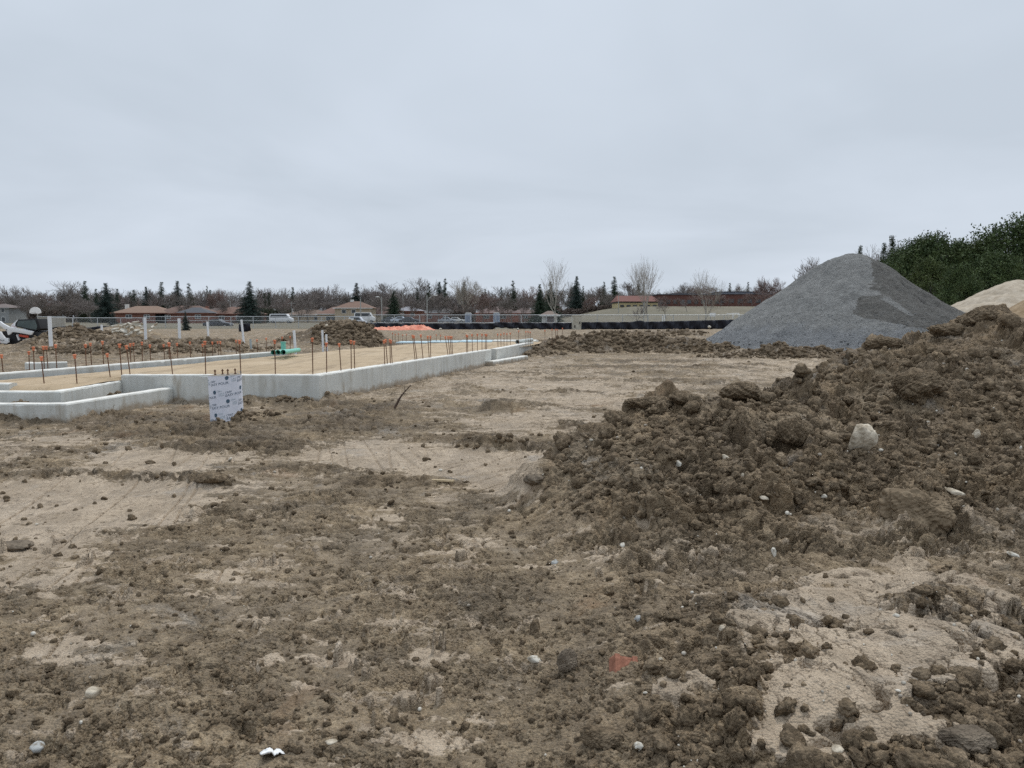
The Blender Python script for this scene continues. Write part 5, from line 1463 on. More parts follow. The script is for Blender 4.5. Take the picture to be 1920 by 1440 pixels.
protoB = [make_bare(50 + k, [TW_, TW_B][k % 2], TK, H=12, spread=[.50, .62, .46, .56][k % 4], levels=5, kids=4, trunk=[.14, .12, .16, .13][k % 4], twig=.024, r0=.20, up=.5) for k in range(6)]
protoR = [make_bare(70 + k, TW_R, TK, H=8, spread=.5, levels=5, kids=4, trunk=.09, twig=.016, r0=.12, up=1.0) for k in range(3)]
protoS = [make_spruce(90 + k, H=13, W=[.30, .38, .24, .42][k], gaps=[.12, .06, .2, .03][k], mats=([ND, ND3, ND2, ND][k], TK), tiers=[26, 30, 24, 28][k]) for k in range(4)]
for p_ in protoB + protoR + protoS: p_["proto"] = 1
used_p = set()
def plant(proto, px, topy, Y, label, group, cat="tree", wf=1.0, z=None, name=None, rz=None, H0=12.):
    a = ray(px, 600)[0] * Y
    zb = float(macro(np.array([a]), np.array([float(Y)]))[0]) if z is None else z
    zt = at(px, topy, Y).z
    s = (zt - zb) / H0
    if proto.name not in used_p: o = proto; used_p.add(proto.name)
    else: o = copy_tree(proto)
    o.location = (a, Y, zb); o.scale = (s * wf, s * wf, s); o.rotation_euler = (0, 0, RNG.uniform(0, 6.28) if rz is None else rz)
    if "proto" in o: del o["proto"]
    return tag(o, label, cat, group)
# (image x, image y of the top, kind, distance, width factor)
LINE = [(-20, 552, 'B', 250, 1.2), (16, 547, 'B', 245, 1.1), (32, 535, 'B', 290, 1.15), (52, 556, 'B', 215, 1.3), (68, 545, 'R', 240, 1.4), (82, 553, 'B', 215, 1.2), (98, 549, 'B', 270, 1.2), (127, 527, 'B', 300, 1.2), (112, 560, 'B', 205, 1.3), (143, 556, 'B', 215, 1.3), (150, 537, 'B', 300, 1.), (162, 526, 'S', 260, 1.0), (172, 560, 'B', 205, 1.3),
        (182, 541, 'S', 280, .9), (201, 530, 'T', 225, 1.25), (222, 541, 'S', 270, .9), (236, 550, 'B', 260, 1.1), (246, 547, 'S', 280, .8), (253, 543, 'S', 270, .8), (276, 537, 'T', 260, .8), (286, 545, 'B', 225, .9), (305, 528, 'S', 255, 1.1), (320, 548, 'B', 240, 1.), (335, 526, 'T', 250, 1.0), (341, 545, 'B', 215, .9), (356, 530, 'S', 245, 1.1),
        (378, 546, 'B', 270, 1.1), (390, 535, 'L', 280, .6), (396, 543, 'S', 270, .9), (414, 540, 'R', 230, .9), (408, 556, 'B', 215, 1.1), (433, 552, 'B', 240, 1.1), (450, 553, 'B', 280, 1.2), (469, 527, 'X', 195, 1.15), (486, 556, 'B', 260, 1.1), (497, 549, 'S', 285, .8), (505, 548, 'S', 280, .8), (517, 546, 'B', 280, 1.1), (527, 558, 'B', 220, 1.2), (540, 549, 'B', 270, 1.2), (550, 538, 'S', 270, 1.0), (558, 553, 'B', 230, 1.2),
        (577, 545, 'B', 240, 1.2), (590, 546, 'B', 280, 1.1), (600, 540, 'B', 270, 1.1), (613, 531, 'B', 290, 1.2), (628, 550, 'B', 265, 1.2), (640, 543, 'B', 290, 1.1), (656, 541, 'B', 300, 1.), (669, 530, 'T', 280, 1.0), (683, 539, 'B', 280, 1.0), (698, 533, 'B', 290, 1.1), (719, 528, 'B', 280, 1.3), (708, 552, 'B', 240, 1.2), (738, 531, 'B', 290, 1.2), (739, 545, 'D', 225, 1.1), (757, 553, 'B', 270, 1.2), (770, 556, 'B', 240, 1.2),
        (788, 521, 'B', 300, 1.0), (783, 540, 'S', 290, .7), (805, 530, 'S', 285, .9), (800, 552, 'B', 240, 1.2), (824, 528, 'T', 270, .9), (835, 521, 'S', 275, 1.0), (822, 548, 'B', 230, 1.2), (846, 553, 'B', 250, 1.2), (871, 528, 'T', 290, .9), (889, 540, 'R', 220, 1.2), (905, 548, 'R', 230, 1.3), (910, 541, 'S', 290, .8), (925, 548, 'B', 280, 1.2), (940, 538, 'S', 290, .9), (936, 556, 'B', 230, 1.2), (962, 525, 'S', 270, 1.0), (960, 553, 'B', 225, 1.3), (983, 552, 'B', 240, 1.2), (1000, 536, 'R', 290, 1.4),
        (1012, 532, 'D', 165, .9), (1032, 527, 'D', 185, .95), (1062, 528, 'B', 280, 1.1), (1081, 517, 'T', 265, .9), (1093, 536, 'S', 280, .9), (1100, 556, 'R', 225, 1.3), (1112, 550, 'B', 280, 1.2), (1127, 537, 'B', 260, 1.3), (1132, 528, 'S', 290, .9), (1140, 550, 'B', 230, 1.3), (1151, 518, 'S', 290, 1.2), (1163, 545, 'B', 260, 1.), (1181, 528, 'B', 330, 1.2), (1196, 525, 'S', 320, .9), (1206, 531, 'S', 320, .9),
        (1256, 545, 'R', 310, 1.2), (1272, 530, 'B', 340, 1.3), (1297, 528, 'B', 340, 1.3), (1322, 532, 'R', 240, 1.3), (1340, 545, 'R', 300, 1.1), (1367, 530, 'S', 330, 1.0), (1381, 532, 'B', 330, 1.), (1401, 528, 'S', 330, .9), (1372, 548, 'R', 290, 1.1), (1418, 525, 'R', 230, .9), (1432, 518, 'R', 225, .9), (1446, 522, 'R', 235, .9), (1460, 520, 'R', 225, .9), (1476, 524, 'R', 240, .9), (1400, 548, 'R', 245, 1.1)]
LINE += [(-12 + 30 * k, RNG.uniform(535, 548), 'B', RNG.uniform(298, 322), 1.3) for k in range(50)]
ZONES = [(-60, 45, "the two-storey house"), (45, 90, "the basketball backboard"), (90, 150, "the pale concrete wall"), (150, 215, "the sagging black fabric"), (215, 262, "the white chimney house"), (262, 325, "the rubble and tall white pipe"), (325, 372, "the little fenced spruce"), (372, 430, "the parked dark car"),
         (430, 490, "the black fabric square"), (490, 565, "the small white trailer"), (565, 612, "the open yard"), (612, 665, "the tan split-level house"), (665, 750, "the streetlamp by the tan house"), (750, 812, "the orange netting"), (812, 860, "the curved street lamp"), (860, 945, "the pale tree over the silt fence"),
         (945, 1005, "the blue portable cabin"), (1005, 1100, "the tall pale birch"), (1100, 1175, "the concrete riser"), (1175, 1245, "the yellow school wing"), (1245, 1350, "the long brick school"), (1350, 1500, "the gravel slope")]
KN = {'B': ("bare grey-brown tree", 12.), 'R': ("bare reddish tree", 8.), 'S': ("dark spruce", 13.), 'T': ("broad dark spruce", 13.), 'L': ("thin spire-like spruce", 13.), 'X': ("tall dense green spruce", 13.), 'D': ("wide dark evergreen", 13.)}
cnt = {}
GRP = {'B': "bare trees of the far tree line", 'R': "reddish bare trees of the far tree line"}
for px, ty, kd, Y, wf in sorted(LINE):
    zone = next((z[2] for z in ZONES if z[0] <= px < z[1]), "the gravel slope")
    key = (kd, zone); cnt[key] = cnt.get(key, 0) + 1
    pr = {'B': protoB, 'R': protoR, 'S': [protoS[0], protoS[2]], 'T': [protoS[1]], 'L': [protoS[2]], 'X': [protoS[1]], 'D': [protoS[3]]}[kd]
    lab = f"{KN[kd][0]} behind {zone}" + (f", {ORD[cnt[key] - 1]} from the left there" if sum(1 for q in LINE if q[2] == kd and next((z[2] for z in ZONES if z[0] <= q[0] < z[1]), 'the gravel slope') == zone) > 1 else "")
    plant(pr[int(RNG.integers(len(pr)))], px, ty - 1, Y, lab, GRP.get(kd, "evergreens of the far tree line"), wf=wf * (1.15 if kd in 'BR' else 1.), H0=KN[kd][1])
for k, (px, ty, Y) in enumerate([(1238, 556, 200), (1252, 552, 195), (1270, 558, 205), (1305, 553, 200), (1334, 556, 196), (1352, 552, 205), (1366, 558, 200), (1392, 554, 204), (1410, 548, 198), (1428, 545, 205), (1445, 548, 200), (1462, 545, 205), (1482, 540, 210)]):
    plant(protoR[k % 3], px, ty, Y, f"low reddish bare tree directly before the long brick school, {ORD[k]} from the left", "reddish trees in front of the brick school", H0=8., wf=1.5)
def hedge(px0, px1, topy, Y, m_, label, seed):
    rng = np.random.default_rng(seed)
    x0, x1 = ray(px0, 600)[0] * Y, ray(px1, 600)[0] * Y
    zb = float(macro(np.array([(x0 + x1) / 2]), np.array([float(Y)]))[0]); H = at(px0, topy, Y).z - zb
    n = int((x1 - x0) * 16)
    xx = rng.uniform(0, x1 - x0, n); top = H * (.75 + .35 * np.abs(perlin(xx * .35, xx * 0 + seed * 1.7, 3)) + .1)
    Cc = np.stack([xx, rng.uniform(-1.2, 1.2, n), rng.random(n) ** .8 * top], 1)
    V, F = needle_faces(Cc, np.full(n, .9), 34, rng, flat=1.0, up=.3)
    r = empty("hedge", (x0, Y, zb)); tag(r, label, "hedge", "hedges beyond the playing field")
    link("foliage", np_mesh("foliage", V, F, False), m_, r)
    link("stem", seg_mesh("stem", [((q, 0, -.2), (q + .1, 0, H * .6), .07, .04) for q in np.linspace(.5, x1 - x0 - .5, 7)], 5), TK, r)
HB = mat("hedge_brown", (.085, .066, .054), .9, col2=(.165, .13, .11), scale=.5); HG = mat("hedge_green", (.030, .040, .022), .85, col2=(.07, .08, .045), scale=.5)
for k, (a0, a1, ty, Y, g_) in enumerate([(-20, 60, 578, 262, 0), (35, 105, 577, 240, 0), (60, 150, 574, 250, 0), (150, 222, 582, 250, 1), (290, 330, 588, 225, 0), (378, 420, 588, 262, 0), (485, 545, 580, 250, 1), (540, 600, 582, 262, 0), (690, 740, 586, 262, 1), (780, 850, 586, 280, 0), (845, 905, 584, 252, 0), (955, 1030, 584, 262, 0), (1050, 1110, 583, 240, 0), (1095, 1162, 576, 235, 0)]):
    zone = next((z[2] for z in ZONES if z[0] <= (a0 + a1) / 2 < z[1]), "the gravel slope")
    hedge(a0, a1, ty, Y, HG if g_ else HB, f"low {'green' if g_ else 'brownish'} hedge row behind {zone}", 900 + k)
# low hedges and garden growth under the tree line, one object each
for k in range(46):
    px = -10 + k * 26 + RNG.uniform(-8, 8)
    if px > 1145: break
    zone = next((z[2] for z in ZONES if z[0] <= px < z[1]), "the gravel slope")
    kd = 'r' if k % 4 == 1 else 'b'
    key = (kd, zone); cnt[key] = cnt.get(key, 0) + 1
    pr = protoR if kd == 'r' else protoB
    plant(pr[int(RNG.integers(3))], px, RNG.uniform(558, 570), RNG.uniform(255, 275), f"low bare {'reddish ' if kd == 'r' else ''}garden tree beyond {zone}, number {cnt[key]} from the left".replace("number 1 from the left", "first from the left").replace("number 2 from the left", "second from the left").replace("number 3 from the left", "third from the left").replace("number 4 from the left", "fourth from the left"), "low garden trees between the houses", wf=2.0, H0=8. if kd == 'r' else 12.)

wood_V, wood_F, off = [], [], 0
def as_np(me):
    V = np.empty(len(me.vertices) * 3, np.float32); me.vertices.foreach_get("co", V)
    F = np.empty(len(me.polygons) * 4, np.int32); me.loops.foreach_get("vertex_index", F)
    return V.reshape(-1, 3), F.reshape(-1, 4)
wp = [[as_np(ch.data) for ch in p_.children] for p_ in protoB[:4]]
for k in range(84):
    px = -40 + k * 18.5 + RNG.uniform(-6, 6); Yw = RNG.uniform(330, 400)
    if px > 1500: break
    a = ray(px, 600)[0] * Yw; zb = float(macro(np.array([a]), np.array([Yw]))[0]); zt = at(px, RNG.uniform(546, 560), Yw).z
    s = (zt - zb) / 12.; g = RNG.uniform(0, 6.28); wfk = 1.7
    for V, F in wp[k % 4]:
        W = V * np.array([s * wfk, s * wfk, s]); c, sn = math.cos(g), math.sin(g)
        wood_V.append(np.stack([W[:, 0] * c - W[:, 1] * sn + a, W[:, 0] * sn + W[:, 1] * c + Yw, W[:, 2] + zb], 1)); wood_F.append(F + off); off += len(V)
for k in range(120):
    px = -40 + k * 13 + RNG.uniform(-6, 6); Yw = RNG.uniform(300, 340)
    if px > 1500: break
    a = ray(px, 600)[0] * Yw; zb = float(macro(np.array([a]), np.array([Yw]))[0]) - .8; zt = at(px, RNG.uniform(570, 582) - (12 if px > 1100 else 0), Yw).z
    s = max(.12, (zt - zb) / 12.); g = RNG.uniform(0, 6.28); wfk = 4.2
    for V, F in wp[k % 4][1:]:
        W = V * np.array([s * wfk, s * wfk, s]); W[:, 2] -= 1.0 * s; c, sn = math.cos(g), math.sin(g)
        wood_V.append(np.stack([W[:, 0] * c - W[:, 1] * sn + a, W[:, 0] * sn + W[:, 1] * c + Yw, W[:, 2] + zb], 1)); wood_F.append(F + off); off += len(V)
o = link("far_woodland", np_mesh("far_woodland", np.concatenate(wood_V), np.concatenate(wood_F)), TW_); tag(o, "hazy mass of bare woods closing the view behind the houses", "woodland", kind='stuff')

# single trees nearer the fence
h1 = make_bare(301, TW_W, TK_W, H=11, spread=.44, levels=4, kids=4, trunk=.13, twig=.012, r0=.17, up=1.5, kf=(.78, 1.05))
plant(h1, 1044, 479, 112, "tall pale bare birch with upswept branches left of the concrete riser", None, H0=11., wf=1.0, rz=0)
h2 = make_bare(305, TW_W, TK_W, H=11, spread=.38, levels=4, kids=4, trunk=.13, twig=.011, r0=.17, up=1.5, kf=(.78, 1.05))
plant(h2, 1217, 474, 106, "tall thin pale bare tree in front of the brick school's left wing", None, H0=11., wf=.9, rz=1)
h3 = make_bare(312, TW_W, TK_W, H=9, spread=.46, levels=4, kids=4, trunk=.13, twig=.011, r0=.15, up=1.3, kf=(.75, 1.0))
plant(h3, 1320, 502, 106, "pale bare tree with fanned branches beside the small white sign", None, H0=9., wf=1.0, rz=2)
h4 = make_bare(318, TW_W, TK, H=9, spread=.52, levels=5, kids=4, trunk=.13, twig=.016, r0=.20, up=.9)
plant(h4, 872, 516, 150, "light brown bare tree with a dark trunk standing over the silt fence", None, H0=9., wf=1.0, rz=2)
h5 = make_bare(322, TW_, TK, H=5, spread=.6, levels=4, kids=4, trunk=.3, twig=.018, r0=.10)
for px, ty, Y, lb in [(1192, 570, 105, "small dark bare tree close to the fence below the yellow school wing"), (1288, 560, 170, "small dark bare tree on the grass in front of the brick school"), (1249, 562, 150, "low bushy bare tree between the two tall pale trees"), (1350, 566, 190, "small bare tree on the grass near the football goal"), (1385, 566, 200, "small bare tree on the grass against the gravel slope")]:
    plant(h5, px, ty, Y, lb, "small bare trees on the school grass", H0=5., wf=1.2)
h6 = make_bare(330, TW_, TK, H=10, spread=.5, levels=5, kids=4, trunk=.2, twig=.02, r0=.18)
plant(h6, 1527, 478, 110, "pale bare crown rising over the left shoulder of the gravel pile", None, H0=10., wf=1.0)
plant(h6, 1645, 450, 95, "bare crown among the evergreens just right of the gravel peak", None, H0=10., wf=.8)
s5 = make_spruce(402, H=13, W=.17, gaps=.15, mats=(ND2, TK), tiers=26)
plant(s5, 1608, 457, 92, "single spruce tip poking over the peak of the gravel pile", None, H0=13., wf=.8)
plant(s5, 1667, 438, 92, "tallest spruce between the gravel peak and the pines", None, H0=13., wf=1.0)
plant(s5, 1652, 452, 84, "shorter spruce close against the gravel peak", None, H0=13., wf=.9)
s6 = make_spruce(410, H=4, W=.30, gaps=.05, mats=(ND3, TK), tiers=22)
plant(s6, 348, 582, 78, "little bluish spruce growing inside the chain link fence", None, H0=4., wf=1.0, name="young spruce")
plant(s6, 212, 578, 120, "dark young spruce behind the rubble and the sagging fabric", None, H0=4., wf=1.1)
pines = [make_pine(501, 10., 4.0, (NP1, TK)), make_pine(502, 10., 4.3, (NP2, TK)), make_pine(503, 10., 4.0, (NP1, TK))]
for px, ty, Y, k, wf, lb in [(1722, 458, 70, 0, .85, "dark pine nearest the gravel pile, leftmost of the pine clump"), (1757, 449, 68, 2, 1.0, "round-topped dark pine, second of the pine clump"), (1800, 462, 72, 0, .8, "dark pine behind the yellowish one in the clump"), (1742, 492, 62, 1, .9, "lower yellow-green pine in front of the round-topped one"),
                             (1835, 452, 66, 1, .9, "yellowish green pine before the tallest one"), (1893, 422, 64, 2, 1.05, "tallest dark pine at the right edge of the clump"), (1965, 430, 66, 0, 1.1, "dark pine cut by the right edge of the picture"), (1692, 474, 76, 2, .75, "low dark pine peeping over the gravel's right slope"), (1795, 505, 58, 0, .9, "low dark pine filling in above the sand piles"), (1862, 480, 60, 2, .9, "dense dark pine just above the pale sand")]:
    plant(pines[k], px, ty, Y, lb, "dark pines behind the gravel and sand", H0=10., wf=wf)
for p_ in protoB + protoR + protoS:
    if p_.name not in used_p:
        for ch in list(p_.children): bpy.data.objects.remove(ch)
        bpy.data.objects.remove(p_)

# ------------------------------------------------------------------ houses beyond the fence
GLASS = mat("window_glass", (.03, .035, .04), .15, col2=(.06, .07, .08), scale=2, spec=.6)
WFR = mat("window_frame", (.68, .68, .66), .6, var=.05)
def house(name, px, basey, Y, w_, d_, hw, hr, wallc, roofc, label, wins=(), hip=True, zb=None, eave=.5, chim=None, cat="house", rz=0.0):
    x = ray(px, 600)[0] * Y
    z0 = at(px, basey, Y).z if zb is None else zb
    r = empty(name, (x, Y, z0), rz); tag(r, label, cat)
    wm_ = mat("wall_" + "_".join(f"{int(c*100)}" for c in wallc), wallc, .9, var=.14, scale=3)
    rm_ = mat("roof_" + "_".join(f"{int(c*100)}" for c in roofc), roofc, .9, var=.16, scale=4)
    MB().box((0, d_ / 2, hw / 2 - .5), (w_, d_, hw + 1)).build("wall", wm_, r)
    m = MB(); a, b_ = w_ / 2 + eave, d_ + eave
    if hip: rx_ = max(.3, w_ / 2 - d_ / 2)
    else: rx_ = w_ / 2 + eave * .6
    V = [(-a, -eave, hw), (a, -eave, hw), (a, b_, hw), (-a, b_, hw), (-rx_, d_ / 2, hw + hr), (rx_, d_ / 2, hw + hr)]
    vs = [m.bm.verts.new(v) for v in V]
    for f in ((0, 1, 5, 4), (1, 2, 5), (2, 3, 4, 5), (3, 0, 4), (0, 3, 2, 1)): m.bm.faces.new([vs[i] for i in f])
    roof = m.build("roof", rm_, r)
    MB().box((0, -eave, hw - .05), (2 * a + .05, .08, .2)).build("fascia", WFR if wallc[0] > .3 else wm_, r)
    if chim is not None:
        MB().box((chim[0], d_ * .5, hw + hr * .8), (.9, .8, 1.8)).build("chimney", mat("chimney_" + str(chim[1]), (.62, .61, .58) if chim[1] else (.28, .12, .085), .9), roof)
    for wx, wz, ww, wh in wins:
        f = MB().box((wx, -.03, wz), (ww, .10, wh)).build("window", WFR, r)
        MB().box((wx, -.07, wz), (ww - .2, .06, wh - .2)).build("pane", GLASS, f)
        if ww > 1.3: MB().box((wx, -.11, wz), (.09, .05, wh)).build("mullion", WFR, f)
    return r
TAN, BRK, GRY, CRM = (.42, .35, .26), (.20, .095, .070), (.27, .28, .28), (.50, .44, .34)
house("house", -8, 611, 215, 7.5, 8, 5.0, 1.2, GRY, (.17, .14, .13), "grey two-storey house cut by the left edge behind the loader", ((-1.3, 1.8, 1.6, 1.4), (2.2, 1.8, 1.1, 1.4), (-1.3, 4.3, 1.6, 1.2), (2.2, 4.3, 1.1, 1.2)))
house("house", 262, 603, 215, 15, 9, 2.4, 2.0, BRK, (.24, .165, .125), "low house with a light brown hip roof and a white chimney above the rubble", ((-3, 1.4, 1.8, 1.1), (2, 1.4, 1.6, 1.1)), chim=(-5.6, 1))
house("house", 342, 603, 215, 15, 9, 2.3, 2.2, BRK, (.17, .115, .095), "brick bungalow with a dark red-brown roof behind the small spruce", ((-4, 1.3, 1.6, 1.1), (0, 1.3, 1.8, 1.1), (4, 1.3, 1.5, 1.1)))
house("garage", 361, 603, 206, 8, 6, 2.3, 1.5, BRK, (.10, .105, .115), "brick garage with a blue-grey roof joined before the brick bungalow", ((1.5, 1.3, 1.6, 1.1),), cat="garage")
house("house", 398, 602, 235, 9, 8, 2.4, 1.6, BRK, (.15, .12, .11), "small bungalow with a dark roof behind the parked dark car", ((-1, 1.3, 1.6, 1.1),), chim=(-3, 0))
house("house", 436, 604, 215, 13, 9, 2.3, 2.0, BRK, (.19, .12, .095), "brick bungalow with a red-brown roof left of the tall green spruce", ((-3, 1.3, 1.6, 1.1), (2, 1.3, 2, 1.2)), chim=(3.5, 0))
house("house", 445, 594, 275, 10, 8, 3.6, 1.7, (.40, .36, .32), (.15, .14, .14), "pale upper-storey house peeping over the red-brown bungalow roof", ((-1.5, 2.6, 1.6, 1.2), (1.5, 2.6, 1.6, 1.2)))
house("house", 575, 606, 240, 14, 9, 2.6, 1.6, TAN, (.20, .15, .12), "long low tan house between the white trailer and the split-level", ((3.5, 1.5, 2.4, 1.2),), hip=True)
house("house", 622, 606, 228, 8.5, 8, 2.7, 2.2, TAN, (.20, .125, .10), "lower wing of the tan split-level house with a wide white window", ((-.2, 1.3, 3.0, 1.5),))
house("house", 662, 606, 224, 10.5, 8, 4.4, 2.0, TAN, (.20, .13, .10), "upper block of the tan split-level house with two dark windows", ((-2.6, 3.4, 1.3, 1.1), (0.2, 3.4, 1.3, 1.1)), chim=(-1.0, 1))
house("house", 712, 606, 240, 12, 9, 2.6, 2.6, CRM, (.19, .13, .115), "cream bungalow with a purple-brown roof right of the split-level", ((-2.5, 1.4, 1.6, 1.3), (2.0, 1.4, 2.0, 1.3)))
house("house", 765, 604, 250, 9, 8, 3.6, 1.6, (.24, .12, .09), (.28, .28, .30), "red brick house with a pale grey roof behind the orange netting", ((-2, 2.4, 1.3, 1.1), (1.5, 2.4, 1.3, 1.1)))
house("house", 822, 602, 265, 13, 9, 2.6, 2.2, (.22, .11, .085), (.23, .22, .215), "brick house with a weathered grey roof behind the curved street lamp", ((-3, 1.4, 1.6, 1.1), (2.5, 1.4, 1.6, 1.1)))
house("house", 932, 603, 235, 13, 9, 2.5, 2.1, (.27, .115, .08), (.20, .15, .14), "red brick bungalow behind the blue portable cabin", ((-3.2, 1.4, 1.6, 1.1), (1.8, 1.4, 2.0, 1.1)))
house("house", 985, 602, 250, 9, 8, 2.5, 2.0, (.20, .12, .10), (.17, .13, .12), "dark brick bungalow left of the wide dark evergreens", ((0, 1.4, 1.6, 1.1),))
sh = house("shed", 1031, 604, 130, 2.5, 2.5, 1.15, .75, (.55, .55, .53), (.20, .155, .13), "small white shed with a brown gabled roof and a dark door beyond the fence", (), hip=True, cat="shed")
MB().box((0, -.04, .45), (1.35, .08, .95)).build("door", mat("shed_door", (.14, .12, .12), .8), sh)

# the school on the rise
GB = 573
def long_block(px0, px1, basey, topy, Y, wc, label, d_=14, name="school_block", roofc=(.09, .09, .10), wins=0, band=None, z0=None):
    x0, x1 = ray(px0, 600)[0] * Y, ray(px1, 600)[0] * Y
    z0 = at(px0, basey, Y).z; z1 = at(px0, topy, Y).z
    r = empty(name, ((x0 + x1) / 2, Y, z0)); tag(r, label, "school building")
    w_ = x1 - x0; h_ = z1 - z0
    MB().box((0, d_ / 2, h_ / 2 - .6), (w_, d_, h_ + 1.2)).build("wall", mat("school_" + "_".join(f"{int(c*100)}" for c in wc), wc, .9, var=.1, scale=1.5), r)
    MB().box((0, d_ / 2, h_ + .12), (w_ + .5, d_ + .5, .25)).build("roof", mat("school_roof", roofc, .8), r)
    for k in range(wins):
        wx = -w_ / 2 + (k + .5) * w_ / wins
        f = MB().box((wx, -.05, h_ * .42), (min(2.0, w_ / wins * .6), .12, h_ * .36)).build("window", mat('school_frame', (.14, .10, .09), .8), r)
        MB().box((wx, -.12, h_ * .42), (min(1.7, w_ / wins * .5), .06, h_ * .30)).build("pane", GLASS, f)
    return r
sb = long_block(1160, 1233, 578, 567.5, 208, (.56, .47, .27), "low yellow rendered wing of the school under the red tiled roof", wins=6)
x0, x1 = ray(1156, 600)[0] * 208, ray(1236, 600)[0] * 208
z1 = at(1160, 567.5, 208).z + .3 - sb.location.z; z2 = at(1160, 552, 208).z - sb.location.z; wd = x1 - x0
m = MB(); V = [(-wd / 2, -.8, z1), (wd / 2, -.8, z1), (wd / 2, 12, z2), (-wd / 2 + 1.5, 12, z2), (-wd / 2, 14, z1), (wd / 2, 14, z1)]
vs = [m.bm.verts.new(v) for v in V]
for f in ((0, 1, 2, 3), (0, 3, 4), (3, 2, 5, 4), (1, 5, 2), (0, 4, 5, 1)): m.bm.faces.new([vs[i] for i in f])
m.build("tiled_roof", mat("red_tile", (.135, .055, .045), .9, col2=(.18, .078, .062), scale=3), sb)
long_block(1233, 1350, 575, 553, 218, (.130, .062, .050), "long red brick school block behind the pale trees", wins=9)
long_block(1345, 1480, 573, 552, 222, (.135, .062, .050), "brick school block reaching behind the gravel slope", wins=8)
long_block(1262, 1300, 556, 551.5, 228, (.32, .36, .34), "pale green-grey rooftop storey of the school", roofc=(.25, .27, .28))
long_block(1350, 1420, 555, 548, 236, (.30, .32, .36), "grey rooftop block at the right end of the school", roofc=(.14, .14, .16))

# ------------------------------------------------------------------ vehicles
TYRE = mat("tyre", (.018, .018, .018), .8); RIM = mat("wheel_rim", (.35, .36, .37), .4, metal=.6)
def car(px, basey, Y, col_, label, L_=4.5, H_=1.45, van=False, rz=0.0):
    x = ray(px, 600)[0] * Y; z = at(px, basey, Y).z
    r = empty("parked_car", (x, Y, z), rz); tag(r, label, "car")
    cm = mat("paint_" + "_".join(f"{int(c*100)}" for c in col_), col_, .3, var=.04, spec=.6)
    a = L_ / 2
    if van: prof = [(-a, .35), (-a, 1.0), (-a + .15, H_ - .1), (-a + .5, H_), (a - 1.2, H_), (a - .7, H_ * .62), (a - .05, H_ * .52), (a, .35)]
    else: prof = [(-a, .35), (-a, .85), (-a + .8, .95), (-a + 1.35, H_ - .05), (-a + 1.8, H_), (a - 1.9, H_), (a - 1.25, .98), (a - .1, .80), (a, .35)]
    MB().prism(prof, -.85, .85, bev=.06).build("body", cm, r, True)
    if van: wn = [(-a + .3, H_ * .62), (-a + .4, H_ - .15), (a - 1.3, H_ - .15), (a - .9, H_ * .64)]
    else: wn = [(-a + 1.1, 1.0), (-a + 1.5, H_ - .1), (a - 2.0, H_ - .1), (a - 1.5, 1.0)]
    MB().prism(wn, -.87, .87).build("side_glass", GLASS, r)
    for sx_ in (-a + .85, a - .85):
        for sy in (-.8, .8):
            wh = MB().tube((sx_, sy - .1, .33), (sx_, sy + .1, .33), .33, n=18).build("wheel", TYRE, r, True)
            MB().tube((sx_, sy - .11, .33), (sx_, sy + .11, .33), .19, n=12).build("rim", RIM, wh, True)
    for sy in (-.6, .6): MB().box((a - .02, sy, .66), (.06, .3, .14)).build("headlight", WFR, r)
    return r
car(409, 615, 128, (.035, .04, .05), "dark grey car parked on the grass beyond the chain link fence")
car(528, 606, 175, (.70, .71, .72), "white trailer-like van parked beyond the fence left of the open yard", 5.2, 2.1, True)
car(671, 611, 150, (.66, .68, .74), "pale silver van parked in front of the split-level house", 3.4, 1.8, True)
car(684, 604.5, 205, (.72, .72, .72), "white camper van with dark windows beside the split-level house", 5.5, 2.6, True)
car(752, 606, 170, (.50, .56, .64), "light blue parked car above the orange netting")
car(768, 607, 160, (.05, .05, .06), "black parked car to the right of the light blue one", 4.3)
car(733, 606.5, 172, (.08, .09, .10), "dark parked car to the left of the light blue one", 4.2)
car(838, 606, 190, (.30, .32, .36), "grey parked car beneath the curved street lamp")
car(855, 605.5, 195, (.62, .62, .60), "white parked car between the street lamp and the pale tree")
# portable cabins
for px, Y, lb in [(878, 120, "narrow blue-grey portable toilet beyond the fence beside the dark trunk"), (931, 118, "blue-grey portable cabin on a white base beyond the fence")]:
    x = ray(px, 600)[0] * Y; z = at(px, 605.5, Y).z
    r = empty("portable_toilet", (x, Y, z)); tag(r, lb, "portable toilet")
    MB().box((0, 0, .75), (.95, .95, 1.4), bev=.03).build("cabin", mat("cabin_plastic", (.28, .33, .42), .5), r)
    MB().prism([(-.52, 1.45), (-.3, 1.6), (.3, 1.6), (.52, 1.45)], -.5, .5).build("roof", WFR, r)
    MB().box((0, -.49, .75), (.6, .03, 1.2)).build("door", mat("cabin_door", (.20, .24, .32), .5), r)
    if px > 900: MB().box((0, 0, .02), (2.6, 1.3, .12), bev=.02).build("base", WFR, r)

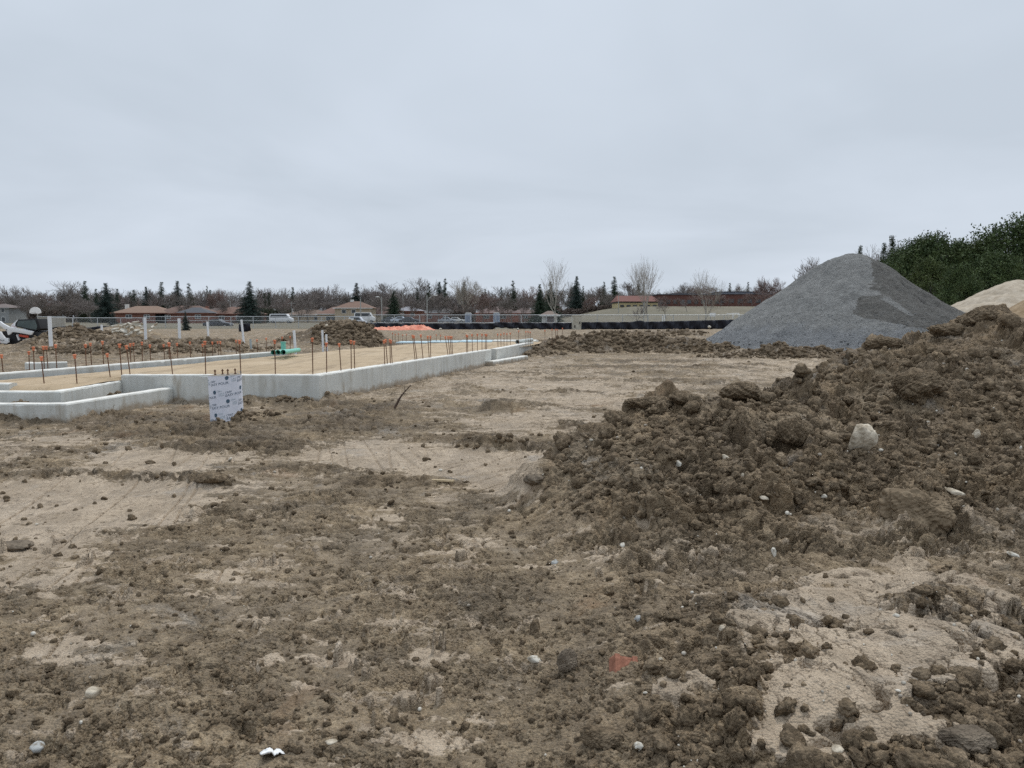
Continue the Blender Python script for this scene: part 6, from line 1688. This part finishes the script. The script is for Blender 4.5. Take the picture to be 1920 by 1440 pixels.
# ------------------------------------------------------------------ street furniture
POLE = mat("pole_grey", (.30, .30, .28), .8, col2=(.40, .40, .38), scale=2)
def lamp(px, topy, Y, arm, label, basey=606, name="street_lamp"):
    x = ray(px, 600)[0] * Y; z0 = at(px, basey, Y).z; h = at(px, topy, Y).z - z0
    r = empty(name, (x, Y, z0)); tag(r, label, "street lamp")
    MB().tube((0, 0, -.3), (0, 0, h), .16, .09, 10).build("pole", POLE, r, True)
    m = MB(); P_ = [Vector((0, 0, h - 1.6)), Vector((arm * .35, 0, h - .7)), Vector((arm * .7, 0, h - .2)), Vector((arm, 0, h - .05))]
    for a, b_ in zip(P_[:-1], P_[1:]): m.tube(a, b_, .07, .06, 8)
    m.build("arm", POLE, r, True)
    MB().sphere((arm + .3 * (1 if arm > 0 else -1), 0, h - .1), .3, (1.6, .7, .4)).build("lamp_head", WFR, r, True)
lamp(801, 553, 190, 1.9, "street lamp with a long curved arm to the right")
lamp(716, 556, 190, -.7, "street lamp pole with a short lamp to its left behind the cream bungalow")
def upole(px, topy, Y, label, cross=True, basey=606, t=.16):
    x = ray(px, 600)[0] * Y; z0 = at(px, basey, Y).z; h = at(px, topy, Y).z - z0
    r = empty("utility_pole", (x, Y, z0)); tag(r, label, "utility pole")
    MB().tube((0, 0, -.3), (0, 0, h), t, t * .7, 10).build("pole", POLE, r, True)
    if cross:
        MB().box((0, 0, h - .6), (2.2, .12, .14)).build("crossarm", POLE, r)
        MB().tube((.45, 0, h - 3.2), (.45, 0, h - 2.2), .28, n=12).build("transformer", WFR, r, True)
upole(351, 557, 230, "utility pole with a crossarm and white transformer above the dark roofs")
upole(676.5, 560, 180, "plain light utility pole in front of the split-level house", False)
upole(432.5, 563, 230, "slim utility pole behind the brick bungalow roofs", False)
upole(547, 565, 230, "slim pole with a pale lamp beyond the white trailer", True)
upole(756, 548, 240, "thin pole rising between the orange netting and the houses", False, t=.12)
upole(1159.5, 553, 180, "slim pale pole at the left end of the school wing", False, t=.10)
upole(1207, 567, 102, "dark thin post beside the fence under the school wing", False, basey=604, t=.06)

# basketball backboard: a fan-shaped white board on a post
Y = 88; x = ray(67, 600)[0] * Y; zc_ = at(67, 586.5, Y).z; rr_ = 11.0 / F_PX * Y
r = empty("basketball_hoop", (x, Y, zf)); tag(r, "white fan-shaped basketball backboard on a post behind the loader", "basketball hoop")
pts = [(-rr_ * .97, zc_ - zf - .02)] + [(rr_ * math.cos(a) * 1.0, zc_ - zf + rr_ * .98 * math.sin(a)) for a in np.linspace(math.pi, 0, 22)] + [(rr_ * .97, zc_ - zf - .02), (rr_ * .55, zc_ - zf - .10), (-rr_ * .55, zc_ - zf - .10)]
MB().prism(pts, -.03, .03).build("backboard", mat("board_white", (.80, .80, .79), .5, var=.03), r)
MB().tube((.18, .1, -.2), (.18, .1, zc_ - zf + .1), .055, n=10).build("post", POLE, r, True)
m = MB()
for k in range(14):
    a0, a1 = 2 * math.pi * k / 14, 2 * math.pi * (k + 1) / 14
    m.tube((.23 * math.cos(a0), -.30 + .23 * math.sin(a0), zc_ - zf), (.23 * math.cos(a1), -.30 + .23 * math.sin(a1), zc_ - zf), .014, n=6)
m.build("hoop", RUST, r, True)

# pale concrete wall beyond the loader
Y = 100
x0, x1 = ray(72, 600)[0] * Y, ray(122, 600)[0] * Y; zt = at(90, 594.5, Y).z
o = MB().box(((x0 + x1) / 2, Y, (zt + zf) / 2), (x1 - x0, .3, zt - zf)).build("board_wall", mat("board_wall", (.34, .31, .26), .9, col2=(.42, .39, .34), scale=2, stretch=(1, 1, .1))); tag(o, "pale grey-brown boundary wall behind the white pipe and the loader cab", "wall")
c0 = MB().box(((x0 + x1) / 2, Y - .02, zt + .05), (x1 - x0 + .1, .4, .1)).build("coping", GALV, o)

# football goals and signs
WST = mat("white_steel", (.78, .78, .76), .5, var=.04)
def goal(px0, px1, topy, basey, Y, label):
    x0, x1 = ray(px0, 600)[0] * Y, ray(px1, 600)[0] * Y; zt, zb = at(px0, topy, Y).z, at(px0, basey, Y).z
    h = zt - zb; w_ = x1 - x0; r = empty("football_goal", (x0, Y, zb)); tag(r, label, "football goal")
    t = .06
    MB().tube((0, 0, 0), (0, 0, h), t, n=8).build("post", WST, r, True); MB().tube((w_, 0, 0), (w_, 0, h), t, n=8).build("post", WST, r, True)
    MB().tube((0, 0, h), (w_, 0, h), t, n=8).build("crossbar", WST, r, True)
    m = MB()
    for q in (0, w_): m.tube((q, 0, h), (q - .55, .9, h), t * .7, n=8); m.tube((q - .55, .9, h), (q - .1, 1.8, 0), t * .7, n=8)
    m.build("back_frame", WST, r, True)
goal(632.5, 650.5, 601.5, 611, 86, "white football goal frame above the dark heap")
goal(1374, 1385.5, 588, 598, 100, "white football goal frame beside the gravel slope")
def sign(px, py, w2, h2, Y, label, basey=600):
    x = ray(px, 600)[0] * Y; z = at(px, py, Y).z; s = Y / F_PX; zb = at(px, basey, Y).z
    r = empty("sign", (x, Y, zb)); tag(r, label, "sign")
    MB().box((0, 0, z - zb), (w2 * s, .05, h2 * s), bev=.01).build("panel", WST, r)
    for q in (-.3, .3): MB().box((q * w2 * s, .06, (z - zb) / 2), (.06, .06, z - zb)).build("post", POLE, r)
sign(1336, 590, 11, 6.5, 97, "blank white sign board on posts beside the fan-branched tree")
sign(658.5, 599.5, 10, 5.5, 140, "blank white board in front of the split-level house", 608)
for px, lb in [(1242.5, "left of two short white posts behind the silt fence"), (1246, "right of two short white posts behind the silt fence")]:
    p = at(px, 600, 96); tag(MB().tube((0, 0, -.8), (0, 0, at(px, 590.5, 96).z - p.z), .07, n=10).build("bollard", WST, None, True, loc=p), lb, "post")

# ------------------------------------------------------------------ the loader
LY = 42.0; s_px = LY / F_PX
def lp(px, py): return ((px - 40) * s_px * 1.0, at(px, py, LY).z - at(40, 655, LY).z)
lx = ray(40, 620)[0] * LY
r = empty("skid_loader", (lx, LY, at(40, 655, LY).z)); tag(r, "white and red compact loader with a dark glazed cab behind the mound", "skid loader")
LW = mat("loader_white", (.74, .75, .76), .35, var=.04, spec=.5); LR = mat("loader_red", (.62, .085, .045), .45, var=.06, spec=.5); LB = mat("loader_black", (.02, .02, .022), .6)
CG = mat("cab_glass", (.035, .055, .058), .12, col2=(.07, .10, .10), scale=3, spec=.7)
Wd = .85
P2 = lambda L__: [lp(*q) for q in L__]
MB().prism(P2([(41, 612), (44, 601), (48, 599), (83, 597.5), (84, 602), (88, 616), (78, 620), (60, 617)]), -.55, .55, bev=.03).build("cab", LB, r, True)
MB().prism(P2([(44.5, 611), (47, 602.5), (50, 601.5), (79, 600), (82, 612), (80, 618), (62, 615)]), -.57, .57).build("cab_window", CG, r)
MB().prism(P2([(38, 611), (41, 604), (45, 600), (46, 601), (42, 606), (41, 611)]), -.56, .56).build("cab_corner", LW, r)
for sy in (-Wd, Wd - .12):
    MB().prism(P2([(4, 612), (7, 608), (12, 604), (16, 602), (20, 602.3), (26, 607), (36, 612.5), (44, 614), (80, 621), (76, 627.5), (48, 622.5), (42, 622), (36, 627.5), (33, 627), (32, 621), (22, 612), (16, 610), (14, 621), (9, 622), (4, 622)]), sy, sy + .12, bev=.012).build("lift_arm", LW, r, True)
MB().prism(P2([(4.5, 621), (20, 621), (24, 628), (28, 633), (34, 633), (34.5, 641), (31, 643.5), (14, 642), (10, 648), (8, 656), (7, 656)]), -Wd - .02, -Wd + .1, bev=.012).build("side_panel", LW, r, True)
MB().prism(P2([(-12, 625), (4, 624), (7.5, 656), (-12, 658)]), -.8, .8, bev=.02).build("rear_door", LR, r, True)
MB().prism(P2([(8, 622), (40, 618), (82, 622), (88, 648), (60, 652), (12, 650)]), -.55, .55, bev=.02).build("chassis", LB, r, True)
MB().prism(P2([(48, 626.5), (66, 629), (65, 633), (49, 630.5)]), -.62, .62, bev=.01).build("red_trim", LR, r, True)
MB().prism(P2([(54, 636.5), (66, 634), (66, 637), (54, 639)]), -.60, .60, bev=.01).build("step", LW, r, True)
MB().prism(P2([(44, 628), (46, 626), (50, 637), (47.5, 638)]), -.66, .66, bev=.01).build("cylinder", LW, r, True)
trk = MB(); x0, z0 = lp(12, 652); x1, _ = lp(100, 652); h = .62
pf = [(x0 + h / 2 + h / 2 * math.cos(a), z0 - .25 + h / 2 * math.sin(a)) for a in np.linspace(math.pi / 2, 3 * math.pi / 2, 10)] + [(x1 - h / 2 + h / 2 * math.cos(a), z0 - .25 + h / 2 * math.sin(a)) for a in np.linspace(-math.pi / 2, math.pi / 2, 10)]
for sy in (-.95, .62): MB().prism(pf, sy, sy + .33).build("track", TYRE, r)
for qx, qy, rad in ((14, 605.5, .035), (18.3, 603.3, .025), (31.5, 618, .03)):
    a = lp(qx, qy); MB().tube((a[0], -Wd - .02, a[1]), (a[0], -Wd + .02, a[1]), rad, n=12).build("pivot_pin", LB, r)
def flat_text(body, size, px, py, m_, parent):
    me = text_verts(body, size); a = lp(px, py)
    o = link("lettering", me, m_, parent, (a[0], -Wd - .035, a[1])); o.rotation_euler = (math.radians(90), 0, 0)
flat_text("Bobcat", .125, 15, 638, LB, r)
flat_text("T650", .05, 21.5, 640.6, LB, r)
a = lp(9.5, 640.5); MB().box((a[0] + .16, -Wd - .03, a[1]), (.30, .01, .022)).build("stripe", LR, r)
a = lp(12.2, 627.5); MB().tube((a[0], -Wd - .035, a[1]), (a[0], -Wd - .02, a[1]), .035, n=14).build("badge", LR, r)
